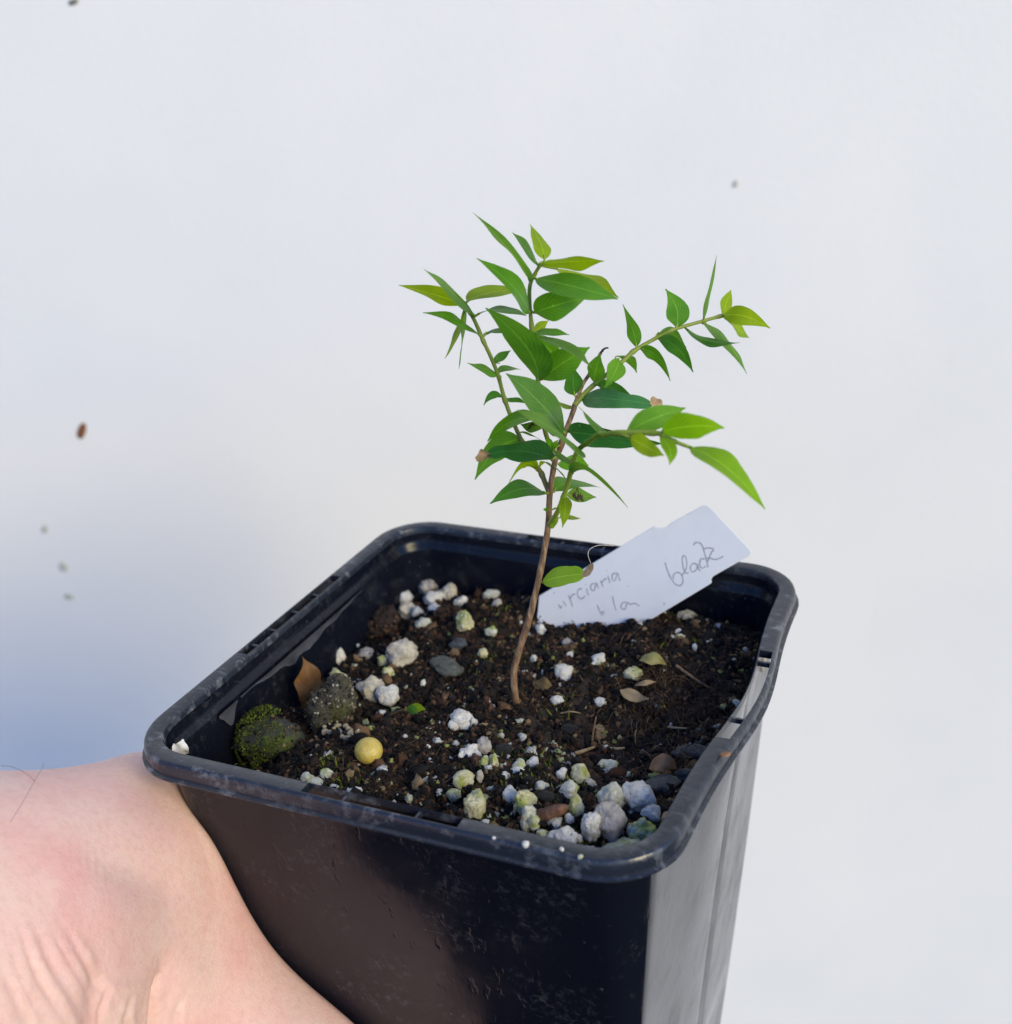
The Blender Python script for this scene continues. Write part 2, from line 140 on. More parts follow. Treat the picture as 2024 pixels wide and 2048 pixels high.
PERL = [
    ([-0.04049, 0.04057, 0.08628], 0.00155, 0.00155, 'w', 'bl'),
    ([-0.03595, 0.0404, 0.08635], 0.00211, 0.00162, 'n', 'bl'),
    ([-0.02992, 0.03875, 0.08691], 0.00184, 0.0016, 'c', 'bl'),
    ([-0.02529, 0.0357, 0.08731], 0.00164, 0.00102, 'w', 'bl'),
    ([-0.03911, 0.03569, 0.08559], 0.0016, 0.00144, 'w', 'bl'),
    ([-0.03233, 0.03582, 0.08662], 0.00199, 0.00167, 'w', 'bl'),
    ([-0.03604, 0.03093, 0.08558], 0.00173, 0.00158, 'c', 'bl'),
    ([-0.0293, 0.03128, 0.08707], 0.0014, 0.00125, 'w', 'bl'),
    ([-0.03281, 0.0301, 0.08622], 0.00133, 0.00141, 'w', 'bl'),
    ([-0.04113, 0.03394, 0.08491], 0.00096, 0.00088, 'w', 'bl'),
    ([-0.02866, 0.02504, 0.08726], 0.0016, 0.001, 'g', 'bl'),
    ([-0.01844, 0.02446, 0.08971], 0.00164, 0.00194, 'y', 'solo0'),
    ([-0.01245, 0.02406, 0.08863], 0.00124, 0.00091, 'g', 'mid'),
    ([-0.02047, 0.04037, 0.08722], 0.00173, 0.00118, 'g', 'tagl'),
    ([-0.01699, 0.03578, 0.08793], 0.001, 0.001, 'n', 'tagl'),
    ([-0.0408, 0.01631, 0.0848], 0.00144, 0.00144, 'w', 'lw'),
    ([-0.0398, 0.01029, 0.0859], 0.00126, 0.00193, 'w', 'lw'),
    ([-0.0351, 0.01293, 0.08559], 0.00148, 0.00118, 'n', 'lw'),
    ([-0.0357, 0.00367, 0.08611], 0.00157, 0.00114, 'g', 'lw'),
    ([-0.02567, 0.01132, 0.0885], 0.00283, 0.00246, 'c', 'big'),
    ([-0.02914, 0.01032, 0.08675], 0.0013, 0.00104, 'y', 'lw2'),
    ([-0.02605, 0.00626, 0.08697], 0.00116, 0.00119, 'y', 'lw2'),
    ([-0.02661, 0.00068, 0.08701], 0.00258, 0.00174, 'c', 'pairc'),
    ([-0.02201, -0.00075, 0.08709], 0.00199, 0.00165, 'w', 'pairw'),
    ([-0.0203, -0.00616, 0.08694], 0.00088, 0.00088, 'w', 'seed'),
    ([-0.01832, -0.00404, 0.08679], 0.00086, 0.00072, 'y', 'seed'),
    ([-0.003, -0.00689, 0.09017], 0.00193, 0.00148, 'w', 'lump'),
    ([-0.00381, -0.00816, 0.08977], 0.00102, 0.00089, 'w', 'lump2'),
    ([-0.00084, -0.00671, 0.08993], 0.00064, 0.00089, 'w', 'lump2'),
    ([0.00477, -0.01384, 0.09126], 0.00116, 0.00147, 'n', 'cl'),
    ([0.0038, -0.017, 0.09147], 0.00175, 0.00127, 'w', 'cl'),
    ([0.0072, -0.01871, 0.0917], 0.00078, 0.00124, 'g', 'cl'),
    ([0.00883, -0.01835, 0.09191], 0.00074, 0.00149, 'y', 'cl'),
    ([0.00542, -0.01869, 0.09117], 0.00074, 0.00062, 'w', 'cl'),
    ([0.00815, -0.02196, 0.09175], 0.00056, 0.00084, 'c', 'cl'),
    ([-0.01763, -0.03209, 0.09223], 0.00112, 0.00085, 'g', 'fl'),
    ([-0.01557, -0.03305, 0.09231], 0.00152, 0.00065, 'g', 'fl'),
    ([-0.01494, -0.03037, 0.09253], 0.00112, 0.00087, 'g', 'fl'),
    ([-0.01242, -0.03024, 0.09222], 0.00042, 0.00042, 'y', 'fl'),
    ([-0.01204, -0.03297, 0.09231], 0.00087, 0.00051, 'w', 'fl'),
    ([-0.00875, -0.0326, 0.09219], 0.00132, 0.00058, 'w', 'fl'),
    ([-0.0321, -0.02751, 0.08645], 0.00055, 0.00043, 'y', 'fl0'),
    ([-0.01753, 0.00511, 0.08711], 0.00069, 0.00076, 'g', 'mid'),
    ([-0.01056, 0.01623, 0.08849], 0.00099, 0.00114, 'y', 'mid'),
    ([-0.00437, -0.01649, 0.09061], 0.00055, 0.00043, 'w', 'mid'),
    ([-0.01894, -0.02432, 0.09135], 0.00074, 0.00061, 'n', 'mid'),
    ([-0.00373, 0.02857, 0.08821], 0.00093, 0.001, 'w', 'mid'),
    ([0.00335, 0.02538, 0.08836], 0.00104, 0.00074, 'n', 'mid'),
    ([0.00555, 0.02109, 0.08856], 0.00063, 0.00063, 'w', 'mid'),
    ([0.0126, 0.01815, 0.09051], 0.00116, 0.00116, 'w', 'mid'),
    ([0.01263, 0.01625, 0.09016], 0.0007, 0.00086, 'w', 'mid'),
    ([0.00779, 0.01312, 0.08967], 0.00152, 0.00147, 'w', 'mid2'),
    ([0.02081, 0.01424, 0.09116], 0.00163, 0.00112, 'y', 'lime'),
    ([0.0099, 0.0048, 0.08932], 0.00117, 0.00086, 'w', 'mid'),
    ([0.01729, 0.00681, 0.08926], 0.00098, 0.00082, 'w', 'mid'),
    ([-0.00083, 0.01857, 0.08786], 0.0007, 0.0007, 'g', 'mid'),
    ([-0.00414, 0.03397, 0.08874], 0.00109, 0.00127, 'c', 'tagf'),
    ([-0.00649, 0.03669, 0.08829], 0.00089, 0.00071, 'c', 'tagf'),
    ([0.00173, 0.03393, 0.08897], 0.00165, 0.00094, 'c', 'tagf'),
    ([0.0229, 0.03957, 0.08972], 0.0018, 0.00089, 'c', 'rb'),
    ([0.02406, 0.03039, 0.09158], 0.00069, 0.00062, 'w', 'rb'),
    ([0.02544, 0.02815, 0.09178], 0.001, 0.00055, 'y', 'rb'),
    ([0.02865, 0.02578, 0.09168], 0.00045, 0.00067, 'w', 'rb'),
    ([0.0177, 0.04139, 0.08942], 0.00062, 0.00069, 'w', 'rb'),
    ([0.03941, 0.01456, 0.08889], 0.00072, 0.00072, 'w', 'rw'),
    ([0.0411, 0.01332, 0.0888], 0.00069, 0.00093, 'c', 'rw'),
    ([0.03778, 0.01218, 0.08917], 0.00051, 0.00081, 'y', 'rw'),
    ([0.04021, 0.02767, 0.08947], 0.00114, 0.00146, 'n', 'rw'),
    ([0.00637, -0.00331, 0.08948], 0.00063, 0.00054, 'y', 'stem'),
    ([0.0053, -0.00865, 0.08996], 0.00053, 0.00059, 'n', 'stem'),
    ([0.01236, -0.01681, 0.09127], 0.00133, 0.00086, 'g', 'fm'),
    ([0.01303, -0.01857, 0.09151], 0.00102, 0.00066, 'w', 'fm'),
    ([0.014, -0.01478, 0.09075], 0.00101, 0.00084, 'w', 'fm'),
    ([0.01735, -0.01141, 0.08953], 0.00059, 0.00074, 'y', 'fm'),
    ([0.01183, -0.02049, 0.09175], 0.00074, 0.00063, 'w', 'fm'),
    ([0.0245, -0.00938, 0.08883], 0.00177, 0.00102, 'g', 'fm3'),
    ([0.02317, -0.01692, 0.09205], 0.00145, 0.00172, 'y', 'fm'),
    ([0.02012, -0.01735, 0.09176], 0.00088, 0.00115, 'w', 'fm'),
    ([0.02489, -0.01768, 0.09156], 0.00086, 0.0007, 'c', 'fm'),
    ([0.02379, -0.0228, 0.09373], 0.00139, 0.00152, 'g', 'f'),
    ([0.02643, -0.02648, 0.09431], 0.00108, 0.00148, 'y', 'f'),
    ([0.01889, -0.02217, 0.0928], 0.00112, 0.00078, 'g', 'f'),
    ([0.01571, -0.02659, 0.09345], 0.00111, 0.00124, 'w', 'f'),
    ([0.01891, -0.02808, 0.09445], 0.00163, 0.00183, 'y', 'fb1'),
    ([0.01193, -0.03102, 0.09366], 0.00151, 0.00204, 'y', 'fb2'),
    ([0.0215, -0.03192, 0.09491], 0.0014, 0.00197, 'g', 'f'),
    ([0.03048, -0.02247, 0.09397], 0.00197, 0.0023, 'g', 'c1'),
    ([0.03262, -0.02884, 0.0947], 0.00233, 0.00259, 'n', 'c2'),
    ([0.03048, -0.0305, 0.09477], 0.00144, 0.00219, 'w', 'c3'),
    ([0.03389, -0.02025, 0.09338], 0.00231, 0.00251, 'w', 'c4'),
    ([0.03647, -0.02238, 0.0925], 0.00148, 0.00121, 'w', 'c5'),
    ([0.03938, -0.02237, 0.09218], 0.00121, 0.0012, 't', 'c6'),
    ([0.03691, -0.02781, 0.09354], 0.00188, 0.00207, 'g', 'c7'),
    ([0.03519, -0.03137, 0.09316], 0.00289, 0.00098, 'y', 'c8'),
    ([0.02726, -0.03375, 0.0944], 0.00204, 0.00136, 'w', 'c9'),
    ([0.02412, -0.03338, 0.09398], 0.00092, 0.00067, 'g', 'f'),
    ([0.00628, -0.02399, 0.09203], 0.00158, 0.00129, 'y', 'f'),
    ([0.00817, -0.02203, 0.09176], 0.00052, 0.00085, 'c', 'f'),
    ([0.039, -0.02834, 0.09209], 0.00089, 0.00054, 'w', 'f'),
    ([0.03123, -0.03328, 0.09333], 0.00066, 0.00042, 'c', 'f'),
    ([0.02924, -0.03251, 0.09383], 0.00047, 0.00077, 'w', 'f'),
    ([0.0062, -0.02742, 0.09187], 0.00108, 0.00094, 'g', 'f'),
    ([0.0144, -0.03297, 0.0929], 0.00082, 0.00044, 'w', 'f'),
    ([0.02632, -0.02893, 0.09394], 0.00063, 0.00071, 'w', 'f'),
]
MISC = {
    'ball': ([-0.01151, -0.02332, 0.09304], 0.00464, 0.00428),
    'mossrock': ([-0.0339, -0.02119, 0.08883], 0.01033, 0.01139),
    'crust': ([-0.02693, -0.01055, 0.08975], 0.00789, 0.00979),
    'stone0': ([-0.01634, 0.01765, 0.0889], 0.00375, 0.00317),
    'chip': ([-0.01563, 0.01059, 0.08807], 0.00786, 0.00281),
    'clod0': ([-0.03853, 0.02355, 0.08566], 0.0084, 0.00747),
    'clod1': ([-0.02395, 0.02774, 0.08867], 0.00488, 0.00396),
    'clodfib': ([0.0281, 0.01055, 0.08991], 0.00785, 0.00604),
    'slate': ([0.03648, -0.00174, 0.08914], 0.00624, 0.00326),
    'stone1': ([0.03684, 0.00241, 0.08877], 0.00273, 0.00178),
    'stone2': ([0.039, 0.00102, 0.08886], 0.00182, 0.00142),
    'stone3': ([0.0384, -0.00898, 0.09002], 0.00411, 0.00328),
    'stone4': ([0.03474, -0.01283, 0.09055], 0.00598, 0.00353),
    'bark': ([0.02351, -0.03062, 0.09446], 0.00596, 0.00241),
    'clodrt': ([0.03432, -0.00508, 0.08856], 0.00168, 0.00168),
    'clodf': ([0.02152, -0.02544, 0.09381], 0.00314, 0.00288),
    'cloddark': ([0.01503, -0.00137, 0.08873], 0.00327, 0.00267),
    'clodd2': ([0.00823, -0.01299, 0.09083], 0.00316, 0.00316),
}
FLAT = {
    'tan1': [[0.02021, 0.00914, 0.09111], [0.02268, 0.00888, 0.09054], [0.02568, 0.00848, 0.09089]],
    'tan2': [[0.02239, 0.01068, 0.0915], [0.02432, 0.01074, 0.0925], [0.02564, 0.01241, 0.09188]],
    'tan3': [[0.02068, 0.01796, 0.092], [0.02363, 0.01665, 0.09389], [0.02573, 0.01799, 0.09205]],
    'tan4': [[0.03183, -0.00965, 0.09051], [0.0346, -0.01053, 0.09299], [0.03602, -0.00852, 0.09075]],
    'tan5': [[0.00331, 0.00906, 0.08932], [0.00584, 0.00812, 0.09005], [0.00725, 0.00871, 0.0896]],
}
TWIGS = {
    't1': [[0.02751, 0.01843, 0.09195], [0.03103, 0.01629, 0.0916], [0.03418, 0.01619, 0.08997]],
    't2': [[0.01849, -0.00793, 0.08903], [0.01979, -0.00692, 0.08923], [0.02048, -0.00446, 0.08839]],
    't3': [[0.02225, -0.00313, 0.08772], [0.02392, -0.00345, 0.08817], [0.02519, -0.00274, 0.08816]],
    't4': [[0.0305, 0.00406, 0.08899], [0.03217, 0.00358, 0.08951], [0.0337, 0.00444, 0.08918]],
    't5': [[0.01963, -0.00361, 0.08743], [0.01976, -0.00277, 0.0904], [0.02039, -0.00282, 0.09334]],
    't6': [[0.01199, 0.0014, 0.08944], [0.01398, 0.00141, 0.09022], [0.01513, 0.00281, 0.08921]],
    't7': [[0.02628, -0.00032, 0.08728], [0.0267, -0.00167, 0.09021], [0.02685, -0.00157, 0.09122]],
}
SEEDL = [
    [-0.01887, -0.00772, 0.08717],
    [-0.01628, -0.00708, 0.08889],
    [-0.01303, -0.00857, 0.09118],
    [-0.00984, -0.00989, 0.09198],
    [-0.00872, -0.00917, 0.09252],
]
DEAD = [[-0.03598, -0.00805, 0.08487], [-0.03412, -0.00709, 0.09077], [-0.03599, -0.00581, 0.0961]]
DEADW = 0.00517
FLAKE = [[-0.03722, -0.03945, 0.097], [-0.03619, -0.03902, 0.0985], [-0.03638, -0.038, 0.0995]]
GRAINS = [
    ([-0.01758, -0.0181, 0.09099], 0.00055),
    ([-0.01915, -0.01897, 0.09083], 0.00047),
    ([-0.01618, -0.01969, 0.09116], 0.00059),
    ([-0.02145, -0.01519, 0.09022], 0.00059),
    ([-0.02412, -0.01406, 0.08974], 0.00031),
    ([-0.0263, -0.01339, 0.08941], 0.00064),
    ([-0.02342, -0.01514, 0.08987], 0.00053),
    ([-0.02516, -0.01655, 0.08947], 0.00035),
    ([-0.02058, -0.0162, 0.09043], 0.00029),
    ([-0.02568, -0.01571, 0.08938], 0.0006),
    ([-0.01863, -0.01601, 0.0907], 0.00051),
    ([-0.02005, -0.01859, 0.09067], 0.00058),
    ([-0.01636, -0.019, 0.09114], 0.00055),
    ([-0.01761, -0.01902, 0.09104], 0.0004),
    ([-0.01661, -0.0186, 0.09111], 0.00064),
    ([-0.02026, -0.01606, 0.09047], 0.00041),
    ([-0.01825, -0.01886, 0.09096], 0.00044),
    ([-0.02301, -0.01492, 0.08994], 0.00044),
    ([-0.02758, -0.01444, 0.08907], 0.00056),
    ([-0.01892, -0.01916, 0.09087], 0.00053),
    ([-0.02469, -0.01704, 0.08957], 0.00068),
    ([-0.01731, -0.01724, 0.09096], 0.00032),
    ([-0.02336, -0.01738, 0.08991], 0.00064),
    ([-0.01958, -0.01644, 0.09061], 0.0004),
    ([-0.01616, -0.0195, 0.09116], 0.00055),
    ([-0.02121, -0.01545, 0.09027], 0.00049),
    ([-0.02739, -0.01292, 0.08929], 0.00041),
    ([-0.02507, -0.01695, 0.08947], 0.0004),
    ([-0.01633, -0.01898, 0.09114], 0.00054),
    ([-0.01559, -0.01902, 0.09118], 0.0005),
    ([-0.01887, -0.01755, 0.0908], 0.00048),
    ([-0.02525, -0.01477, 0.08952], 0.00031),
    ([-0.02573, -0.01381, 0.08948], 0.00044),
    ([-0.01956, -0.01638, 0.09061], 0.00043),
    ([-0.02175, -0.01799, 0.0903], 0.00029),
    ([-0.01784, -0.01673, 0.09086], 0.00062),
    ([-0.018, -0.01812, 0.09095], 0.00047),
    ([-0.01836, -0.019, 0.09095], 0.00068),
    ([-0.01739, -0.0193, 0.09106], 0.00043),
    ([-0.01702, -0.01821, 0.09105], 0.00032),
    ([-0.0203, -0.01599, 0.09046], 0.00054),
    ([-0.01842, -0.01582, 0.0907], 0.00053),
    ([-0.02346, -0.01608, 0.08988], 0.0004),
    ([-0.01746, -0.01728, 0.09095], 0.00061),
    ([-0.01574, -0.01954, 0.09118], 0.00054),
    ([-0.01902, -0.01747, 0.09077], 0.00067),
]
RIMDOTS = [
    ([0.02612, -0.04281, 0.1003], 0.00062),
    ([0.03093, -0.042, 0.1003], 0.00042),
    ([0.03382, -0.04259, 0.1003], 0.0004),
    ([0.02149, -0.04311, 0.1003], 0.00032),
]
RIMCHIP = [0.04561, -0.01501, 0.1004]
WALLSPECK = ([-0.0405, 0.00532, 0.0912],)
TAG = [
    [-0.00611, 0.03382, 0.09264],
    [0.00101, 0.03589, 0.09757],
    [0.0087, 0.03812, 0.10288],
    [0.01638, 0.04036, 0.1082],
    [0.01684, 0.04028, 0.10803],
    [0.01773, 0.04026, 0.10799],
    [0.0188, 0.04037, 0.10824],
    [0.01956, 0.0407, 0.10902],
    [0.01993, 0.04082, 0.10931],
    [0.02526, 0.04222, 0.11265],
    [0.0259, 0.04232, 0.11288],
    [0.02662, 0.04226, 0.11273],
    [0.02744, 0.04204, 0.11221],
    [0.03517, 0.03953, 0.10623],
    [0.03549, 0.03934, 0.10578],
    [0.03542, 0.03914, 0.10531],
    [0.03489, 0.03894, 0.10484],
    [0.02948, 0.0374, 0.10117],
    [0.02879, 0.03719, 0.10067],
    [0.02849, 0.03694, 0.10008],
    [0.02873, 0.03672, 0.09955],
    [0.02524, 0.03566, 0.09702],
    [0.0218, 0.03462, 0.09454],
    [0.01802, 0.03348, 0.09182],
]
STROKES = [
    [[0.01937, 0.03775, 0.102], [0.01999, 0.03719, 0.10068], [0.02075, 0.03671, 0.09951], [0.02181, 0.03627, 0.09847], [0.02276, 0.0362, 0.09831], [0.02323, 0.03654, 0.09913], [0.02286, 0.03699, 0.1002], [0.0221, 0.03715, 0.10058], [0.02131, 0.03697, 0.10014], [0.02131, 0.03662, 0.0993]],
    [[0.02287, 0.03693, 0.10006], [0.02351, 0.03744, 0.10125], [0.02362, 0.03791, 0.10238], [0.02318, 0.03841, 0.10358], [0.02265, 0.03831, 0.10332], [0.02288, 0.0377, 0.10187], [0.02351, 0.0372, 0.1007], [0.02418, 0.03724, 0.10078]],
    [[0.02569, 0.0379, 0.10236], [0.0249, 0.03798, 0.10254], [0.02437, 0.03766, 0.10178], [0.02483, 0.03733, 0.101], [0.02557, 0.03754, 0.10151], [0.02577, 0.03796, 0.1025], [0.02598, 0.03762, 0.1017], [0.02632, 0.03749, 0.10138]],
    [[0.02694, 0.03837, 0.10348], [0.02632, 0.0384, 0.10354], [0.02611, 0.03804, 0.10268], [0.02657, 0.03771, 0.10191], [0.02737, 0.03789, 0.10234]],
    [[0.02454, 0.0393, 0.10568], [0.02485, 0.03951, 0.10619], [0.0257, 0.03953, 0.10623], [0.02638, 0.03927, 0.10562], [0.02689, 0.03877, 0.10444], [0.02744, 0.03822, 0.10312], [0.02776, 0.03783, 0.10219]],
    [[0.02759, 0.03823, 0.10314], [0.02803, 0.03883, 0.10457], [0.02822, 0.03901, 0.10501], [0.02855, 0.03915, 0.10532]],
    [[0.02746, 0.03845, 0.10368], [0.02787, 0.03853, 0.10386], [0.02874, 0.03846, 0.10369], [0.02962, 0.03856, 0.10394], [0.03046, 0.03878, 0.10445]],
    [[0.02643, 0.0391, 0.10521], [0.02731, 0.03923, 0.10554], [0.02852, 0.03924, 0.10554]],
    [[0.00028, 0.03421, 0.09357], [0.0009, 0.03382, 0.09263], [0.00134, 0.03341, 0.09167]],
    [[0.0006, 0.03392, 0.09288], [0.0011, 0.03432, 0.09383], [0.00168, 0.03441, 0.09405]],
    [[0.00295, 0.03491, 0.09523], [0.00216, 0.03474, 0.09484], [0.00229, 0.03426, 0.09369], [0.00317, 0.03413, 0.09337], [0.00383, 0.03441, 0.09404]],
    [[0.00394, 0.03496, 0.09536], [0.00448, 0.03444, 0.09413]],
    [[0.00361, 0.03521, 0.09595], [0.00366, 0.03526, 0.09608]],
    [[0.00563, 0.03548, 0.09659], [0.00485, 0.03531, 0.0962], [0.00488, 0.03495, 0.09534], [0.00561, 0.03493, 0.09529], [0.00586, 0.03549, 0.09662], [0.0064, 0.0351, 0.09568]],
    [[0.00666, 0.03571, 0.09715], [0.00734, 0.03527, 0.09609]],
    [[0.00693, 0.03555, 0.09676], [0.0075, 0.03588, 0.09755], [0.00793, 0.03588, 0.09755]],
    [[0.00809, 0.03615, 0.0982], [0.00865, 0.03564, 0.09698]],
    [[0.00766, 0.03649, 0.09901], [0.00775, 0.03655, 0.09913]],
    [[0.00979, 0.03648, 0.09899], [0.00902, 0.03632, 0.0986], [0.00914, 0.03591, 0.09761], [0.00969, 0.0359, 0.0976], [0.00999, 0.03647, 0.09895], [0.01066, 0.03593, 0.09766]],
    [[0.00651, 0.03383, 0.09267], [0.00708, 0.03344, 0.09173], [0.00777, 0.03309, 0.0909]],
    [[0.0074, 0.03321, 0.0912], [0.00784, 0.03342, 0.09169], [0.00807, 0.03319, 0.09115]],
    [[0.00948, 0.03466, 0.09465], [0.00996, 0.03409, 0.09328], [0.01051, 0.03364, 0.0922]],
    [[0.01231, 0.0344, 0.09402], [0.01155, 0.03424, 0.09364], [0.01148, 0.03387, 0.09277], [0.0123, 0.03386, 0.09274], [0.01258, 0.03438, 0.09397], [0.01316, 0.03427, 0.09371], [0.01409, 0.03438, 0.09398], [0.01509, 0.03426, 0.09369]],
    [[0.01237, 0.0356, 0.09689], [0.01249, 0.03563, 0.09696]],
    [[0.01993, 0.0348, 0.09497], [0.02005, 0.0346, 0.0945]],
    [[-0.00297, 0.03428, 0.09373], [-0.00274, 0.0342, 0.09355]],
    [[-0.00077, 0.03372, 0.09241], [-7e-05, 0.03339, 0.09163]],
    [[-0.00171, 0.03342, 0.0917], [-0.00123, 0.03314, 0.09103], [-0.00094, 0.03334, 0.09151]],
]
HAND = {
    'forearm': [([-0.04129, -0.12894, 0.0979], 0.029), ([-0.05247, -0.09878, 0.08845], 0.0245)],
    'wrist': [([-0.05247, -0.09878, 0.08845], 0.0245), ([-0.05279, -0.07698, 0.08314], 0.024)],
    'dorsum': [([-0.05279, -0.07698, 0.08314], 0.0235), ([-0.0475, -0.04183, 0.07659], 0.0163)],
    'palm2': [([-0.05479, -0.08038, 0.07845], 0.0225), ([-0.05078, -0.04902, 0.06332], 0.0165)],
    'thumbmc': [([-0.05326, -0.06969, 0.06397], 0.02), ([-0.04704, -0.04896, 0.05482], 0.0208)],
    'thumbp': [([-0.04704, -0.04896, 0.05482], 0.0208), ([-0.02511, -0.046, 0.03002], 0.0204)],
    'thumbd': [([-0.02511, -0.046, 0.03002], 0.0204), ([-0.02462, -0.05404, 0.00278], 0.0172)],
    'thumbt': [([-0.02462, -0.05404, 0.00278], 0.0172), ([-0.02558, -0.06093, -0.02195], 0.0133)],
}
FING = {
    0: [([-0.06042, -0.044, 0.072], 0.0125), ([-0.05072, -0.02, 0.074], 0.01009), ([-0.04972, 0.0168, 0.07], 0.00911), ([-0.04326, 0.0348, 0.067], 0.00804)],
    1: [([-0.0589, -0.048, 0.053], 0.0125), ([-0.0496, -0.02, 0.055], 0.01051), ([-0.0486, 0.0172, 0.051], 0.00949), ([-0.04206, 0.0352, 0.048], 0.00836)],
    2: [([-0.05746, -0.052, 0.035], 0.0125), ([-0.04776, -0.02, 0.037], 0.01009), ([-0.04676, 0.0168, 0.033], 0.00911), ([-0.0403, 0.0348, 0.03], 0.00804)],
    3: [([-0.0561, -0.056, 0.018], 0.0125), ([-0.0452, -0.02, 0.02], 0.00886), ([-0.0442, 0.016, 0.016], 0.008), ([-0.03798, 0.034, 0.013], 0.00705)],
}
CREASE = [
    ([[-0.02381, -0.08453, 0.10699], [-0.02101, -0.0864, 0.10049], [-0.01743, -0.08758, 0.09456]], [[-0.06212, -0.06031, 0.07194], [-0.05833, -0.06286, 0.06311], [-0.05347, -0.06445, 0.05507]], 0.00028, 0.00016),
    ([[-0.02312, -0.08324, 0.10883], [-0.01942, -0.08517, 0.1013], [-0.01526, -0.08656, 0.09438]], [[-0.06119, -0.05857, 0.07443], [-0.05617, -0.06119, 0.06421], [-0.05052, -0.06307, 0.05482]], 0.00044, 0.0004),
    ([[-0.02228, -0.0823, 0.10984], [-0.01767, -0.08408, 0.10169], [-0.01293, -0.08546, 0.09418]], [[-0.06004, -0.05729, 0.0758], [-0.05379, -0.0597, 0.06474], [-0.04735, -0.06158, 0.05455]], 0.0006, 0.00028000000000000003),
    ([[-0.02112, -0.08162, 0.11001], [-0.01594, -0.08313, 0.10181], [-0.01095, -0.0844, 0.09428]], [[-0.05847, -0.05636, 0.07603], [-0.05144, -0.05841, 0.06491], [-0.04467, -0.06014, 0.05469]], 0.00028, 0.00016),
    ([[-0.01953, -0.08115, 0.10933], [-0.01405, -0.08231, 0.10152], [-0.00909, -0.08338, 0.0944]], [[-0.05631, -0.05573, 0.07512], [-0.04888, -0.0573, 0.06451], [-0.04214, -0.05876, 0.05484]], 0.00044, 0.0004),
    ([[-0.02482, -0.08638, 0.10438], [-0.02166, -0.08739, 0.09919], [-0.01933, -0.08847, 0.09473]], [[-0.0635, -0.06283, 0.06839], [-0.0592, -0.0642, 0.06135], [-0.05605, -0.06566, 0.05529]], 0.0006, 0.00028000000000000003),
    ([[-0.00596, -0.07697, 0.10386], [-0.00593, -0.07971, 0.09845], [-0.00558, -0.08229, 0.09302]], [[-0.0379, -0.05006, 0.06768], [-0.03786, -0.05377, 0.06035], [-0.03739, -0.05728, 0.05297]], 0.00272, 0.0012),
    ([[-0.01213, -0.08015, 0.10384], [-0.01288, -0.08297, 0.09904], [-0.01248, -0.08553, 0.0936]], [[-0.04628, -0.05437, 0.06766], [-0.04729, -0.0582, 0.06115], [-0.04675, -0.06167, 0.05377]], 0.0024, 0.0009),
    ([[-0.01858, -0.07795, 0.11465], [-0.01237, -0.076, 0.11224], [-0.0067, -0.0743, 0.10986]], [[-0.05502, -0.05139, 0.08234], [-0.04659, -0.04874, 0.07906], [-0.03891, -0.04644, 0.07584]], 0.00352, 0.0006),
    ([[-0.00538, -0.07794, 0.10138], [-0.00623, -0.07998, 0.0982], [-0.006, -0.08235, 0.09332]], [[-0.03712, -0.05137, 0.06432], [-0.03826, -0.05415, 0.06001], [-0.03795, -0.05736, 0.05339]], 0.00072, 0.0009),
    ([[-0.00304, -0.07821, 0.09847], [-0.00382, -0.07981, 0.09611], [-0.00356, -0.0812, 0.09311]], [[-0.03393, -0.05174, 0.06038], [-0.03499, -0.05392, 0.05717], [-0.03464, -0.0558, 0.05311]], 0.00048, 0.00035),
    ([[-0.00901, -0.08101, 0.09898], [-0.00963, -0.08254, 0.0966], [-0.00953, -0.084, 0.09362]], [[-0.04204, -0.05555, 0.06107], [-0.04288, -0.05762, 0.05784], [-0.04274, -0.0596, 0.05379]], 0.00064, 0.0004),
    ([[-0.01119, -0.08135, 0.10052], [-0.01187, -0.08332, 0.09733], [-0.01173, -0.0849, 0.09408]], [[-0.04499, -0.056, 0.06315], [-0.04591, -0.05867, 0.05883], [-0.04573, -0.06082, 0.05442]], 0.0004, 0.0003),
]
HAIRS = [[[-0.03555, -0.07159, 0.10911], [-0.03382, -0.06986, 0.11198], [-0.03432, -0.06708, 0.11309], [-0.0366, -0.06377, 0.11221], [-0.03811, -0.06238, 0.11161]], [[-0.04386, -0.06479, 0.11147], [-0.0411, -0.06495, 0.11201], [-0.03716, -0.06618, 0.11288], [-0.0343, -0.06714, 0.11297]]]
SPECKS = [
    ([-0.25084, 0.15202, 0.06239], 0.0036, 0.0072, 'brown', 0.5),
    ([-0.27207, 0.14114, 0.02308], 0.0026, 0.0045, 'grey', 0.4),
    ([-0.26903, 0.1427, 0.00627], 0.0035, 0.0045, 'pale', 0.0),
    ([-0.26992, 0.14224, -0.0076], 0.0045, 0.0035, 'pale', 0.0),
    ([-0.02823, 0.26612, 0.134], 0.0022, 0.0032, 'grey', 0.3),
    ([-0.22302, 0.16628, 0.21076], 0.0045, 0.0024, 'dark', -0.5),
]

ZT = 0.10                                # height of the pot's rim
